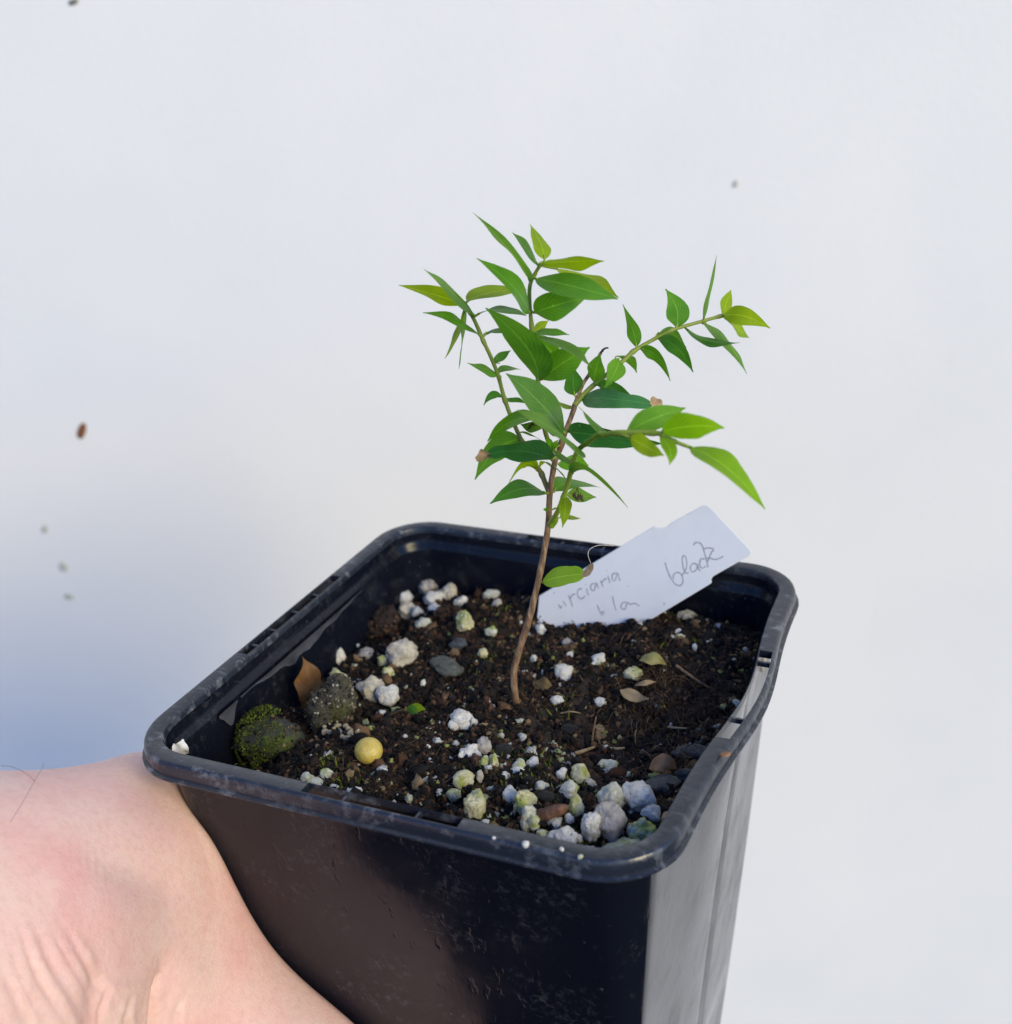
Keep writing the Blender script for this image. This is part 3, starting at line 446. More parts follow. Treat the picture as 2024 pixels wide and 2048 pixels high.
# ------------------------------------------------------------------ helpers
def V(p): return Vector(p)
def link(o, parent=None):
    col.objects.link(o)
    if parent is not None: o.parent = parent
    return o
def mesh_obj(name, verts, faces, mat=None, parent=None, smooth=True, sharp=None):
    me = bpy.data.meshes.new(name); me.from_pydata([tuple(v) for v in verts], [], [tuple(f) for f in faces])
    me.validate(); me.update()
    if smooth: me.shade_smooth()
    if sharp: me.set_sharp_from_angle(angle=math.radians(sharp))
    if mat: me.materials.append(mat)
    return link(bpy.data.objects.new(name, me), parent)
def fast_mesh(name, verts, faces, mat=None, parent=None, smooth=True, attr=None):
    """verts (n,3) and faces (m,k) as arrays, all faces with k corners"""
    me = bpy.data.meshes.new(name); k = faces.shape[1]
    me.vertices.add(len(verts)); me.vertices.foreach_set('co', np.asarray(verts, np.float32).ravel())
    me.loops.add(faces.size); me.loops.foreach_set('vertex_index', faces.astype(np.int32).ravel())
    me.polygons.add(len(faces)); me.polygons.foreach_set('loop_start', np.arange(0, faces.size, k, dtype=np.int32))
    me.polygons.foreach_set('loop_total', np.full(len(faces), k, np.int32))
    me.update(calc_edges=True); me.validate()
    if smooth: me.shade_smooth()
    if attr is not None:
        a = me.attributes.new('tone', 'FLOAT', 'POINT'); a.data.foreach_set('value', np.asarray(attr, np.float32))
    if mat: me.materials.append(mat)
    return link(bpy.data.objects.new(name, me), parent)
def empty(name, loc):
    o = bpy.data.objects.new(name, None); o.location = loc; o.empty_display_size = 0.01
    return link(o)
def adopt(child, parent):
    child.parent = parent; child.matrix_parent_inverse = Matrix.Translation(parent.location).inverted()
def tag_(o, label=None, cat=None, group=None, kind=None):
    if label: o['label'] = label
    if cat: o['category'] = cat
    if group: o['group'] = group
    if kind: o['kind'] = kind
    return o
def ico(sub):
    bm = bmesh.new(); bmesh.ops.create_icosphere(bm, subdivisions=sub, radius=1.0)
    bm.verts.ensure_lookup_table()
    v = np.array([q.co[:] for q in bm.verts]); f = np.array([[w.index for w in q.verts] for q in bm.faces]); bm.free()
    return v, f
ICO = {k: ico(k) for k in (1, 2, 3, 4)}
def spline(pts, n):
    pts = [V(p) for p in pts]; out = []
    P = [2 * pts[0] - pts[1]] + pts + [2 * pts[-1] - pts[-2]]
    for i in range(1, len(P) - 2):
        for k in range(n):
            t = k / n; a, b, c, d = P[i-1], P[i], P[i+1], P[i+2]
            out.append(0.5 * ((2*b) + (c-a)*t + (2*a-5*b+4*c-d)*t*t + (-a+3*b-3*c+d)*t**3))
    out.append(pts[-1]); return out
def tube(pts, radii, sides=8, wob=0.0):
    verts, faces = [], []; n = len(pts); up0 = None
    for i, p in enumerate(pts):
        t = (pts[min(i+1, n-1)] - pts[max(i-1, 0)]).normalized()
        if up0 is None: up0 = t.orthogonal().normalized()
        up0 = (up0 - t * up0.dot(t)).normalized(); s = t.cross(up0)
        for k in range(sides):
            a = 2*math.pi*k/sides; r = radii[i]
            if wob: r *= 1 + wob * noise.noise(Vector((p.x*900, p.y*900, p.z*500)) + Vector((math.cos(a), math.sin(a), 0)))
            verts.append(p + (up0*math.cos(a) + s*math.sin(a)) * r)
    for i in range(n-1):
        for k in range(sides):
            a = i*sides+k; b = i*sides+(k+1) % sides
            faces.append((a, b, b+sides, a+sides))
    faces.append(tuple(range(sides))[::-1]); faces.append(tuple((n-1)*sides+k for k in range(sides)))
    return verts, faces

# ------------------------------------------------------------------ materials
class Mat:
    def __init__(s, name):
        s.m = bpy.data.materials.new(name); s.m.use_nodes = True; s.t = s.m.node_tree; s.t.nodes.clear()
        s.out = s.n('ShaderNodeOutputMaterial')
    def n(s, typ, **kw):
        q = s.t.nodes.new(typ)
        for k, v in kw.items(): setattr(q, k, v)
        return q
    def l(s, a, b): s.t.links.new(a, b)
    def bsdf(s, color=(.5,.5,.5), rough=.5, **kw):
        b = s.n('ShaderNodeBsdfPrincipled'); b.inputs['Base Color'].default_value = (*color, 1); b.inputs['Roughness'].default_value = rough
        for k, v in kw.items(): b.inputs[k].default_value = v
        return b
    def coord(s, kind='Object', scale=(1,1,1)):
        c = s.n('ShaderNodeTexCoord'); mp = s.n('ShaderNodeMapping'); mp.inputs['Scale'].default_value = scale
        s.l(c.outputs[kind], mp.inputs[0]); return mp.outputs[0]
    def noise(s, vec, scale, detail=4, rough=.55):
        q = s.n('ShaderNodeTexNoise'); q.inputs['Scale'].default_value = scale; q.inputs['Detail'].default_value = detail; q.inputs['Roughness'].default_value = rough
        s.l(vec, q.inputs['Vector']); return q.outputs['Fac']
    def vor(s, vec, scale, feature='F1', out='Distance'):
        q = s.n('ShaderNodeTexVoronoi', feature=feature); q.inputs['Scale'].default_value = scale; s.l(vec, q.inputs['Vector']); return q.outputs[out]
    def ramp(s, fac, stops):
        q = s.n('ShaderNodeValToRGB'); e = q.color_ramp.elements
        while len(e) < len(stops): e.new(.5)
        for el, (p, c) in zip(e, stops):
            el.position = p; el.color = (c if len(c) == 4 else (*c, 1)) if isinstance(c, tuple) else (c, c, c, 1)
        s.l(fac, q.inputs[0]); return q.outputs[0]
    def mix(s, fac, a, b, mode='MIX'):
        q = s.n('ShaderNodeMix', data_type='RGBA', blend_type=mode)
        for sock, v in ((q.inputs[0], fac), (q.inputs[6], a), (q.inputs[7], b)):
            if isinstance(v, (int, float)): sock.default_value = v
            elif isinstance(v, tuple): sock.default_value = (*v, 1)
            else: s.l(v, sock)
        return q.outputs[2]
    def math(s, op, a, b=0.0):
        q = s.n('ShaderNodeMath', operation=op)
        for sock, v in ((q.inputs[0], a), (q.inputs[1], b)):
            if isinstance(v, (int, float)): sock.default_value = v
            else: s.l(v, sock)
        return q.outputs[0]
    def bump(s, h, dist, strength=1.0, normal=None):
        q = s.n('ShaderNodeBump'); q.inputs['Strength'].default_value = strength; q.inputs['Distance'].default_value = dist
        s.l(h, q.inputs['Height'])
        if normal is not None: s.l(normal, q.inputs['Normal'])
        return q.outputs[0]
    def done(s, sh): s.l(sh, s.out.inputs[0]); return s.m

def wall_mat():
    M = Mat('white_painted_wall'); v = M.coord()
    b = M.bsdf((.80,.80,.79), .55)
    c = M.ramp(M.noise(v, 9, 5), [(.3, (.77,.775,.775)), (.7, (.83,.825,.815))])
    st = M.ramp(M.noise(v, 34, 6, .6), [(.68, 0.0), (.80, 1.0)])
    c = M.mix(M.math('MULTIPLY', st, .12), c, (.50,.50,.47))
    M.l(c, b.inputs['Base Color'])
    M.l(M.bump(M.noise(v, 420, 3), .0003, .35), b.inputs['Normal']); return M.done(b.outputs[0])
def plastic_mat(name, base=(.006,.0078,.014), r0=.12, dust=1.0):
    M = Mat(name); v = M.coord(); b = M.bsdf(base, r0)
    b.inputs['Specular IOR Level'].default_value = .24
    # dried dust and water marks, thin pale scratches
    cloud = M.ramp(M.noise(v, 75, 6, .7), [(.48, 0.0), (.66, 1.0)])
    fine = M.ramp(M.noise(v, 650, 6, .75), [(.50, 0.0), (.70, 1.0)])
    sv = M.coord(scale=(1, 1, .18)); scr = M.ramp(M.vor(M.coord(scale=(1, 1, .55)), 190, 'DISTANCE_TO_EDGE'), [(0.0, .55), (.006, 0.0)])
    keep = M.ramp(M.noise(v, 330, 4), [(.58, 0.0), (.66, 1.0)])
    d = M.math('ADD', M.math('MULTIPLY', cloud, fine), M.math('MULTIPLY', scr, keep))
    speck = M.ramp(M.vor(v, 330), [(.05, 1.0), (.10, 0.0)])
    spk = M.ramp(M.noise(v, 170, 2), [(.55, 0.0), (.60, 1.0)])
    d = M.math('ADD', d, M.math('MULTIPLY', speck, spk))
    d = M.math('MINIMUM', M.math('MULTIPLY', d, .16 * dust), .5)
    M.l(M.mix(d, base, (.34,.35,.36)), b.inputs['Base Color'])
    rr = M.ramp(M.noise(v, 85, 5), [(.3, r0 - .05), (.75, r0 + .16)])
    M.l(M.math('ADD', rr, M.math('MULTIPLY', d, .5)), b.inputs['Roughness'])
    h = M.math('ADD', M.math('MULTIPLY', M.noise(v, 130, 4), .6), M.math('ADD', M.math('MULTIPLY', M.noise(M.coord(scale=(1,1,.12)), 420, 4), .5), M.math('MULTIPLY', M.ramp(M.noise(M.coord(scale=(1,1,.35)), 520, 3), [(.62, 0.0), (.70, 1.0)]), -.9)))
    M.l(M.bump(h, .00018, .22), b.inputs['Normal']); return M.done(b.outputs[0])
def rim_mat():
    M = Mat('scuffed_rim_plastic'); v = M.coord(); base = (.017,.022,.034); b = M.bsdf(base, .36)
    scuff = M.ramp(M.noise(M.coord(scale=(1,1.6,1)), 330, 6, .7), [(.52, 0.0), (.70, 1.0)])
    where = M.ramp(M.noise(v, 55, 3), [(.36, .15), (.60, 1.0)])
    d = M.math('MULTIPLY', M.math('MULTIPLY', scuff, where), .5)
    M.l(M.mix(d, base, (.40,.42,.45)), b.inputs['Base Color'])
    M.l(M.math('ADD', M.ramp(M.noise(v, 180, 4), [(.3, .20), (.7, .38)]), M.math('MULTIPLY', d, .4)), b.inputs['Roughness'])
    M.l(M.bump(M.noise(v, 520, 4), .0003, .4), b.inputs['Normal']); return M.done(b.outputs[0])
def leaf_mat(name, c0, c1, trans, tc, rough=.38, spots=None, tip=None):
    """two-tone blade with a pale midrib and faint side veins; light shines through it"""
    M = Mat(name); uv = M.n('ShaderNodeUVMap'); sep = M.n('ShaderNodeSeparateXYZ'); M.l(uv.outputs[0], sep.inputs[0])
    u, vv = sep.outputs[0], sep.outputs[1]
    v = M.coord()
    c = M.mix(M.ramp(M.noise(v, 260, 4), [(.3, 0.0), (.7, 1.0)]), c0, c1)
    au = M.math('ABSOLUTE', M.math('SUBTRACT', u, .5))
    rib = M.ramp(au, [(.006, 1.0), (.032, 0.0)])
    w = M.n('ShaderNodeTexWave', wave_type='BANDS', bands_direction='X'); w.inputs['Scale'].default_value = 3.2; w.inputs['Distortion'].default_value = .6
    cb = M.n('ShaderNodeCombineXYZ'); M.l(M.math('SUBTRACT', M.math('ADD', vv, M.math('MULTIPLY', M.noise(v, 300, 2), .12)), M.math('MULTIPLY', au, .75)), cb.inputs[0]); M.l(cb.outputs[0], w.inputs['Vector'])
    vein = M.ramp(w.outputs['Fac'], [(.90, 0.0), (1.0, 1.0)])
    pale = tuple(min(1, x * 1.7 + .03) for x in c1)
    c = M.mix(M.math('MULTIPLY', rib, .65), c, pale)
    c = M.mix(M.math('MULTIPLY', vein, .26), c, pale)
    bl = M.ramp(M.noise(v, 850, 5, .7), [(.66, 0.0), (.74, 1.0)]); c = M.mix(M.math('MULTIPLY', bl, .35), c, tuple(x * .45 for x in c0))
    wh = M.ramp(M.vor(v, 520), [(.05, 1.0), (.085, 0.0)]); wk = M.ramp(M.noise(v, 200, 2), [(.60, 0.0), (.64, 1.0)]); c = M.mix(M.math('MULTIPLY', M.math('MULTIPLY', wh, wk), .6), c, (.55,.58,.45))
    if tip is not None:
        tm = M.ramp(M.math('ADD', vv, M.math('MULTIPLY', M.math('SUBTRACT', M.noise(v, 500, 3), .5), .2)), [(tip, 0.0), (tip + .02, 1.0)])
        c = M.mix(tm, c, (.30,.19,.09))
    if spots:
        sm = M.ramp(M.noise(v, 420, 4, .7), [(.60 - spots, 0.0), (.66 - spots, 1.0)])
        c = M.mix(sm, c, (.045,.022,.012))
    b = M.bsdf(c0, rough); M.l(c, b.inputs['Base Color']); b.inputs['Specular IOR Level'].default_value = .34
    tr = M.n('ShaderNodeBsdfTranslucent'); M.l(M.mix(1.0, c, tc, 'MULTIPLY'), tr.inputs[0])
    h = M.math('SUBTRACT', M.math('MULTIPLY', M.noise(v, 900, 3), .3), M.math('ADD', M.math('MULTIPLY', rib, .7), M.math('MULTIPLY', vein, .35)))
    bn = M.bump(h, .00012, .5); M.l(bn, b.inputs['Normal'])
    mx = M.n('ShaderNodeMixShader'); mx.inputs[0].default_value = trans
    M.l(b.outputs[0], mx.inputs[1]); M.l(tr.outputs[0], mx.inputs[2]); return M.done(mx.outputs[0])
def bark_mat(name, a, b_, scale=1.0):
    M = Mat(name); v = M.coord(scale=(1, 1, .22)); b = M.bsdf(a, .7)
    c = M.ramp(M.noise(v, 1500 * scale, 5, .65), [(.33, tuple(x * .4 for x in a)), (.52, a), (.68, b_)])
    M.l(c, b.inputs['Base Color']); M.l(M.bump(M.noise(v, 1900 * scale, 4), .0004, .9), b.inputs['Normal']); return M.done(b.outputs[0])
def perlite_mat(name, a, b_, green=0.0, gcol=(.36,.42,.05)):
    M = Mat(name); v = M.coord(); b = M.bsdf(a, .85)
    inf = M.n('ShaderNodeObjectInfo')
    ve = M.n('ShaderNodeVectorMath', operation='ADD'); M.l(v, ve.inputs[0]); sc = M.n('ShaderNodeVectorMath', operation='SCALE'); sc.inputs[0].default_value = (1, 1, 1); M.l(inf.outputs['Random'], sc.inputs['Scale']); M.l(sc.outputs[0], ve.inputs[1]); v = ve.outputs[0]
    c = M.ramp(M.noise(v, 700, 5), [(.35, b_), (.62, a)])
    pit = M.ramp(M.vor(v, 1500), [(.0, 1.0), (.16, 0.0)])
    c = M.mix(M.math('MULTIPLY', pit, .35), c, (.20,.19,.15))
    dirt = M.ramp(M.noise(v, 2400, 4, .7), [(.60, 0.0), (.72, 1.0)])
    c = M.mix(M.math('MULTIPLY', dirt, .45), c, (.12,.09,.06))
    if green:
        g = M.ramp(M.noise(v, 330, 4, .6), [(.62 - green, 0.0), (.75 - green, 1.0)])
        c = M.mix(M.math('MULTIPLY', g, .85), c, gcol)
    M.l(c, b.inputs['Base Color'])
    dv = M.n('ShaderNodeVectorMath', operation='ADD'); dn = M.n('ShaderNodeTexNoise'); dn.inputs['Scale'].default_value = 900; M.l(v, dn.inputs['Vector']); ds = M.n('ShaderNodeVectorMath', operation='SCALE'); ds.inputs['Scale'].default_value = .0016; M.l(dn.outputs['Color'], ds.inputs[0]); M.l(v, dv.inputs[0]); M.l(ds.outputs[0], dv.inputs[1])
    crk = M.ramp(M.vor(dv.outputs[0], 420, 'DISTANCE_TO_EDGE'), [(0.0, 1.0), (.03, 0.0)])
    h = M.math('SUBTRACT', M.math('SUBTRACT', M.noise(v, 1300, 5, .7), M.math('MULTIPLY', pit, .6)), M.math('MULTIPLY', crk, .12))
    M.l(M.bump(h, .0008, 1.0), b.inputs['Normal']); return M.done(b.outputs[0])
def stone_mat(name, a, b_, scale=500, moss=None):
    M = Mat(name); v = M.coord(); b = M.bsdf(a, .75)
    c = M.ramp(M.noise(v, scale, 6, .7), [(.32, b_), (.6, a), (.74, tuple(min(1, x * 2.2) for x in a))])
    if moss:
        g = M.ramp(M.noise(v, 170, 5, .65), [(.50, 0.0), (.62, 1.0)])
        c = M.mix(g, c, M.mix(M.noise(v, 1200, 3), (.03,.045,.006), moss))
    M.l(c, b.inputs['Base Color']); M.l(M.bump(M.noise(v, scale * 2.4, 6, .7), .0006, .9), b.inputs['Normal']); return M.done(b.outputs[0])
def soil_mat():
    M = Mat('potting_soil'); v = M.coord(); b = M.bsdf((.03,.02,.012), .9)
    n1 = M.noise(v, 1100, 6, .7)
    c = M.ramp(n1, [(.30, (.004,.0035,.003)), (.48, (.018,.011,.007)), (.60, (.05,.027,.015)), (.72, (.12,.075,.045))])
    g = M.ramp(M.noise(v, 90, 4), [(.58, 0.0), (.70, 1.0)])
    c = M.mix(M.math('MULTIPLY', g, .5), c, (.035,.038,.008)); M.l(c, b.inputs['Base Color'])
    M.l(M.bump(n1, .0009, 1.0), b.inputs['Normal']); return M.done(b.outputs[0])
def tone_mat(name, stops, rough=.85, bumps=2200, spec=.3):
    M = Mat(name); a = M.n('ShaderNodeAttribute', attribute_name='tone'); v = M.coord(); b = M.bsdf((.05,.03,.02), rough); b.inputs['Specular IOR Level'].default_value = spec
    c = M.ramp(a.outputs['Fac'], stops)
    c = M.mix(M.ramp(M.noise(v, bumps, 4, .7), [(.35, .55), (.7, 0.0)]), c, (.006,.005,.004)); M.l(c, b.inputs['Base Color'])
    M.l(M.bump(M.noise(v, bumps, 4, .7), .0004, .8), b.inputs['Normal']); return M.done(b.outputs[0])
def skin_mat():
    M = Mat('skin'); v = M.coord(); b = M.bsdf((.62,.42,.36), .5)
    b.inputs['Subsurface Weight'].default_value = .30; b.inputs['Subsurface Radius'].default_value = (.0045, .0016, .0008); b.inputs['Subsurface Scale'].default_value = 1.0
    b.inputs['Specular IOR Level'].default_value = .32
    c = M.ramp(M.noise(v, 55, 5, .6), [(.30, (.78,.56,.47)), (.50, (.79,.51,.44)), (.70, (.75,.40,.36))])
    c = M.mix(M.ramp(M.noise(v, 30, 3), [(.50, 0.0), (.72, .40)]), c, (.70,.58,.50))
    c = M.mix(M.ramp(M.noise(v, 900, 3), [(.45, 0.0), (.72, .22)]), c, (.55,.27,.22))
    fk = M.ramp(M.vor(v, 140), [(.025, 1.0), (.05, 0.0)])
    c = M.mix(M.math('MULTIPLY', M.math('MULTIPLY', fk, M.ramp(M.noise(v, 60, 2), [(.55, 0.0), (.6, 1.0)])), .35), c, (.36,.19,.13))
    M.l(c, b.inputs['Base Color'])
    h1 = M.vor(M.coord(scale=(1, 1, .7)), 1500, 'DISTANCE_TO_EDGE'); h2 = M.noise(M.coord(scale=(1.8, .5, 1.2)), 460, 6, .68)
    h = M.math('ADD', M.math('MULTIPLY', M.ramp(h1, [(0.0, 0.0), (.25, 1.0)]), .14), h2)
    M.l(M.bump(h, .00028, .5), b.inputs['Normal'])
    M.l(M.ramp(M.noise(v, 300, 3), [(.3, .42), (.7, .58)]), b.inputs['Roughness']); return M.done(b.outputs[0])
def plain(name, color, rough=.6, nscale=900, var=.3, trans=0.0, bump=.0002):
    M = Mat(name); v = M.coord(); b = M.bsdf(color, rough)
    c = M.ramp(M.noise(v, nscale, 5, .65), [(.3, tuple(x * (1 - var) for x in color)), (.7, tuple(min(1, x * (1 + var)) for x in color))])
    M.l(c, b.inputs['Base Color']); M.l(M.bump(M.noise(v, nscale * 1.5, 4), bump, .6), b.inputs['Normal'])
    if not trans: return M.done(b.outputs[0])
    tr = M.n('ShaderNodeBsdfTranslucent'); M.l(c, tr.inputs[0]); mx = M.n('ShaderNodeMixShader'); mx.inputs[0].default_value = trans
    M.l(b.outputs[0], mx.inputs[1]); M.l(tr.outputs[0], mx.inputs[2]); return M.done(mx.outputs[0])

# ------------------------------------------------------------------ the white wall behind
def build_wall():
    c = V(CAM['wall']); n = heading; s = Vector((-n.y, n.x, 0)); up = Vector((0, 0, 1)); vs_, fs = [], []
    for d in (0, .12):
        for a, z in ((-2.5, -1.2), (2.5, -1.2), (2.5, 2.2), (-2.5, 2.2)):
            vs_.append(s * a + up * z + n * d)
    fs = [(0,1,2,3), (7,6,5,4), (0,4,5,1), (1,5,6,2), (2,6,7,3), (3,7,4,0)]
    o = mesh_obj('wall', vs_, fs, wall_mat(), smooth=False); o.location = (c.x, c.y, .1)
    tag_(o, kind='structure', label='plain white painted wall behind the pot')
build_wall()

# ------------------------------------------------------------------ the square pot
HX, HY, CY, RR = .0447, .0453, .0012, .0110
TAPER = .092
def warp(x, y, z):
    """the soft pot is a little out of square: its right side bows out and its front edge runs askew"""
    f = max(0.0, min(1.0, (x + .02) / .05)); dep = math.exp(-(ZT - z) / .030)
    x2 = x + .0026 * f * dep * math.exp(-((y - .003) / .017) ** 2)
    g = max(0.0, -y / .045)
    return Vector((x2, y + g * (x * .030 + .0002), z))
SLOT = {0: (-.0100, .0155), 1: (-.0123, .0141), 2: (-.013, .013), 3: (-.0160, .0146)}   # front, right, back, left (along the way round)
def columns():
    out = []; L = HX - RR
    for side in range(4):
        a, b = SLOT[side]
        ts = sorted(set([round(-L + 2*L*k/34, 6) for k in range(35)] + [a, b]))
        ts = [t for t in ts if not (0 < abs(t - a) < .0006 or 0 < abs(t - b) < .0006)]
        for t in ts: out.append((side, t, None, a <= t <= b, t == a, t == b))
        for k in range(1, 10): out.append((side, None, math.radians(90 * k / 10), False, False, False))
    return out
COLS = columns()
def ring_pt(c, d, z):
    side, t, ang, *_ = c; hx, hy, r = HX - d, HY - d, max(.0012, RR - d)
    if ang is None:
        k = t * (HX - d - r) / (HX - RR)
        p = [(k, -hy), (hx, k), (-k, hy), (-hx, -k)][side]
    else:
        cx, cy = [(hx - r, -hy + r), (hx - r, hy - r), (-hx + r, hy - r), (-hx + r, -hy + r)][side]
        a0 = math.radians([-90, 0, 90, 180][side]) + ang
        p = (cx + r * math.cos(a0), cy + r * math.sin(a0))
    return warp(p[0], p[1] + CY, ZT + z)
def build_pot():
    root = empty('plant_pot', (0, CY, 0))
    tag_(root, 'square black plastic plant pot with slotted rim, gripped by a hand', 'plant pot')
    N = len(COLS)
    # rim: hooked lip with a slot through its top on every side
    prof = [(.0007,-.0031),(.0002,-.0031),(-.0004,-.0030),(-.0004,-.0027),(.0001,-.0025),(.0001,-.0016),(.0002,-.0008),(.0004,-.0002),(.0007,0),(.0009,.00002),
            (.0030,.00002),(.00315,-.0001),(.0033,-.0004),(.0034,-.0014),(.0030,-.0014),(.0009,-.0014),(.0008,-.0016)]
    K = len(prof); verts = [ring_pt(c, d, z) for d, z in prof for c in COLS]; faces = []
    I = lambda r, j: (r % K) * N + j % N
    for j in range(N):
        ins = COLS[j][3] and COLS[(j+1) % N][3]
        for r in range(K):
            if ins and r in (9, 14): continue
            faces.append((I(r, j), I(r, j+1), I(r+1, j+1), I(r+1, j)))
        if ins:
            faces.append((I(9, j), I(9, j+1), I(15, j+1), I(15, j))); faces.append((I(14, j), I(14, j+1), I(10, j+1), I(10, j)))
        if COLS[j][4]: faces.append((I(9, j), I(15, j), I(14, j), I(10, j)))
        if COLS[j][5]: faces.append((I(9, j), I(10, j), I(14, j), I(15, j)))
    rim = mesh_obj('rim', verts, faces, rim_mat(), sharp=50); adopt(rim, root)
    # body: outer wall, inner wall with the ledge under the rim, floor
    prof = [(.0031,-.00141)] + [(.0031 + TAPER*abs(z), z) for z in (-.004,-.008,-.014,-.022,-.032,-.045,-.06,-.085,-.1185)] + [(.0150,-.12), (.0200,-.12)]
    ow = len(prof)
    inner = [(.0200,-.1185),(.0160,-.1185)] + [(.0040 + TAPER*abs(z), z) for z in (-.115,-.07,-.045,-.03,-.02,-.014,-.008,-.0052)] + [(.0044,-.0045),(.0037,-.0038),(.00345,-.0025),(.0034,-.00141)]
    prof = prof + inner; K = len(prof); verts = []
    for r, (d, z) in enumerate(prof):
        for c in COLS:
            dd = d
            if 1 <= r < 10 and c[0] == 1 and c[1] is not None:           # shallow upright groove moulded in the right side
                dd += .0005 * math.exp(-((c[1] - .0075) / .0011) ** 2)
            verts.append(ring_pt(c, dd, z))
    faces = [(r*N+j, (r+1)*N+j, (r+1)*N+(j+1) % N, r*N+(j+1) % N) for r in range(K-1) for j in range(N)]
    faces.append(tuple((ow-1)*N + j for j in range(N))[::1]); faces.append(tuple(ow*N + j for j in range(N))[::-1])
    body = mesh_obj('body', verts, [f[::-1] if len(f) == 4 else f for f in faces], plastic_mat('black_plastic'), sharp=40); adopt(body, root)
    # small ribs across the slots
    rib_m = rim.data.materials[0]
    for side, ts in ((0, (-.0032, .0088)), (1, (-.006, .0112)), (2, (-.004, .005)), (3, (-.0085, -.0015, .0055, .0110))):
        for t in ts:
            vv = []
            for dt in (-.00022, .00022):
                for d, z in ((.00085,-.0012), (.00305,-.0012), (.00305,-.00035), (.00085,-.00035)):
                    vv.append(ring_pt((side, t + dt, None), d, z))
            r = mesh_obj('rib', vv, [(0,1,2,3), (7,6,5,4), (0,4,5,1), (1,5,6,2), (2,6,7,3), (3,7,4,0)], rib_m, smooth=False); adopt(r, root)
            r.parent = rim; r.matrix_parent_inverse = (root.matrix_world @ Matrix.Translation((0,0,0))).inverted() if False else Matrix.Translation((0, -CY, 0)) @ Matrix.Translation((0, CY, 0))
    # strips of torn plastic film left under the ledge of the left wall
    fm = plain('grey_plastic_film', (.06,.065,.08), .3, 300, .3)
    for (y0, y1, dp) in ((-.0205, .0195, .0032), (-.0265, -.0215, .0052)):
        vv, ff = [], []; n = 26
        for i in range(n + 1):
            y = y0 + (y1 - y0) * i / n; t = i / n
            drop = dp * (.25 + .75 * math.sin(math.pi * t) ** 2) * (.7 + .5 * noise.noise(Vector((y * 260, dp * 900, 1.0))))
            for k in range(3):
                z = -.0043 - drop * k / 2
                q = ring_pt((3, -y, None), .0049 + TAPER * abs(z) * .9 - .0006 * math.sin(k * 1.2) + .0003, z); vv.append(q)
        for i in range(n):
            for k in range(2): ff.append((i*3+k, i*3+k+1, (i+1)*3+k+1, (i+1)*3+k))
        adopt(mesh_obj('torn_film', vv, ff, fm), root)
    return root
POT = build_pot()

# ------------------------------------------------------------------ the soil
def soil_base(x, y):
    return ZT + (-.0130 + .0035*np.exp(-((x-.022)**2 + (y-.026)**2)/(2*.017**2)) - .0025*np.exp(-((x+.04)/.012)**2)
                 + .0012*np.sin(x*140+1.3)*np.cos(y*120+.4) + .0055/(1+np.exp((y+.014)/.005))/(1+np.exp(-(x+.022)/.006)))
GN = 250; GH = .0404
gx = np.linspace(-GH, GH, GN)
HGT = np.zeros((GN, GN))
for i in range(GN):
    for j in range(GN):
        x, y = gx[i], gx[j]
        p = Vector((x, y, .3))
        HGT[i, j] = .0014*noise.noise(p*210) + .0011*noise.noise(p*480 + Vector((3, 1, 7))) + .00045*noise.noise(p*1300 + Vector((9, 4, 2)))
X, Y = np.meshgrid(gx, gx, indexing='ij'); HGT += soil_base(X, Y)
def height(x, y):
    u = np.clip((np.asarray(x) + GH) / (2*GH) * (GN-1), 0, GN-1.001); v = np.clip((np.asarray(y) - CY + GH) / (2*GH) * (GN-1), 0, GN-1.001)
    i, j = u.astype(int), v.astype(int); a, b = u - i, v - j
    return HGT[i, j]*(1-a)*(1-b) + HGT[i+1, j]*a*(1-b) + HGT[i, j+1]*(1-a)*b + HGT[i+1, j+1]*a*b
def inside(x, y, margin=0.0, r=.0060):
    hx = .0404 - margin; y = y - CY
    qx = np.maximum(np.abs(x) - (hx - r), 0); qy = np.maximum(np.abs(y) - (hx - r), 0)
    return np.hypot(qx, qy) <= r
def build_soil():
    idx = -np.ones((GN, GN), int); verts = []; faces = []
    ins = inside(X, Y + CY)
    for i in range(GN):
        for j in range(GN):
            if ins[i, j]: idx[i, j] = len(verts); verts.append(warp(X[i, j], Y[i, j] + CY, HGT[i, j]))
    for i in range(GN-1):
        for j in range(GN-1):
            q = (idx[i, j], idx[i+1, j], idx[i+1, j+1], idx[i, j+1])
            if min(q) >= 0: faces.append(q)
    s = mesh_obj('potting_soil', verts, faces, soil_mat())
    tag_(s, 'dark brown crumbly potting soil filling the black pot', 'soil', kind='stuff')
    return s
SOIL = build_soil()
def rot_mats(n):
    q = rng.normal(size=(n, 4)); q /= np.linalg.norm(q, axis=1)[:, None]; w, x, y, z = q.T
    return np.stack([np.stack([1-2*(y*y+z*z), 2*(x*y-z*w), 2*(x*z+y*w)], 1), np.stack([2*(x*y+z*w), 1-2*(x*x+z*z), 2*(y*z-x*w)], 1), np.stack([2*(x*z-y*w), 2*(y*z+x*w), 1-2*(x*x+y*y)], 1)], 1)
def scatter(n, margin=.001):
    x = rng.uniform(-.040, .040, n*2); y = rng.uniform(-.040, .040, n*2) + CY; k = inside(x, y, margin)
    return x[k][:n], y[k][:n]
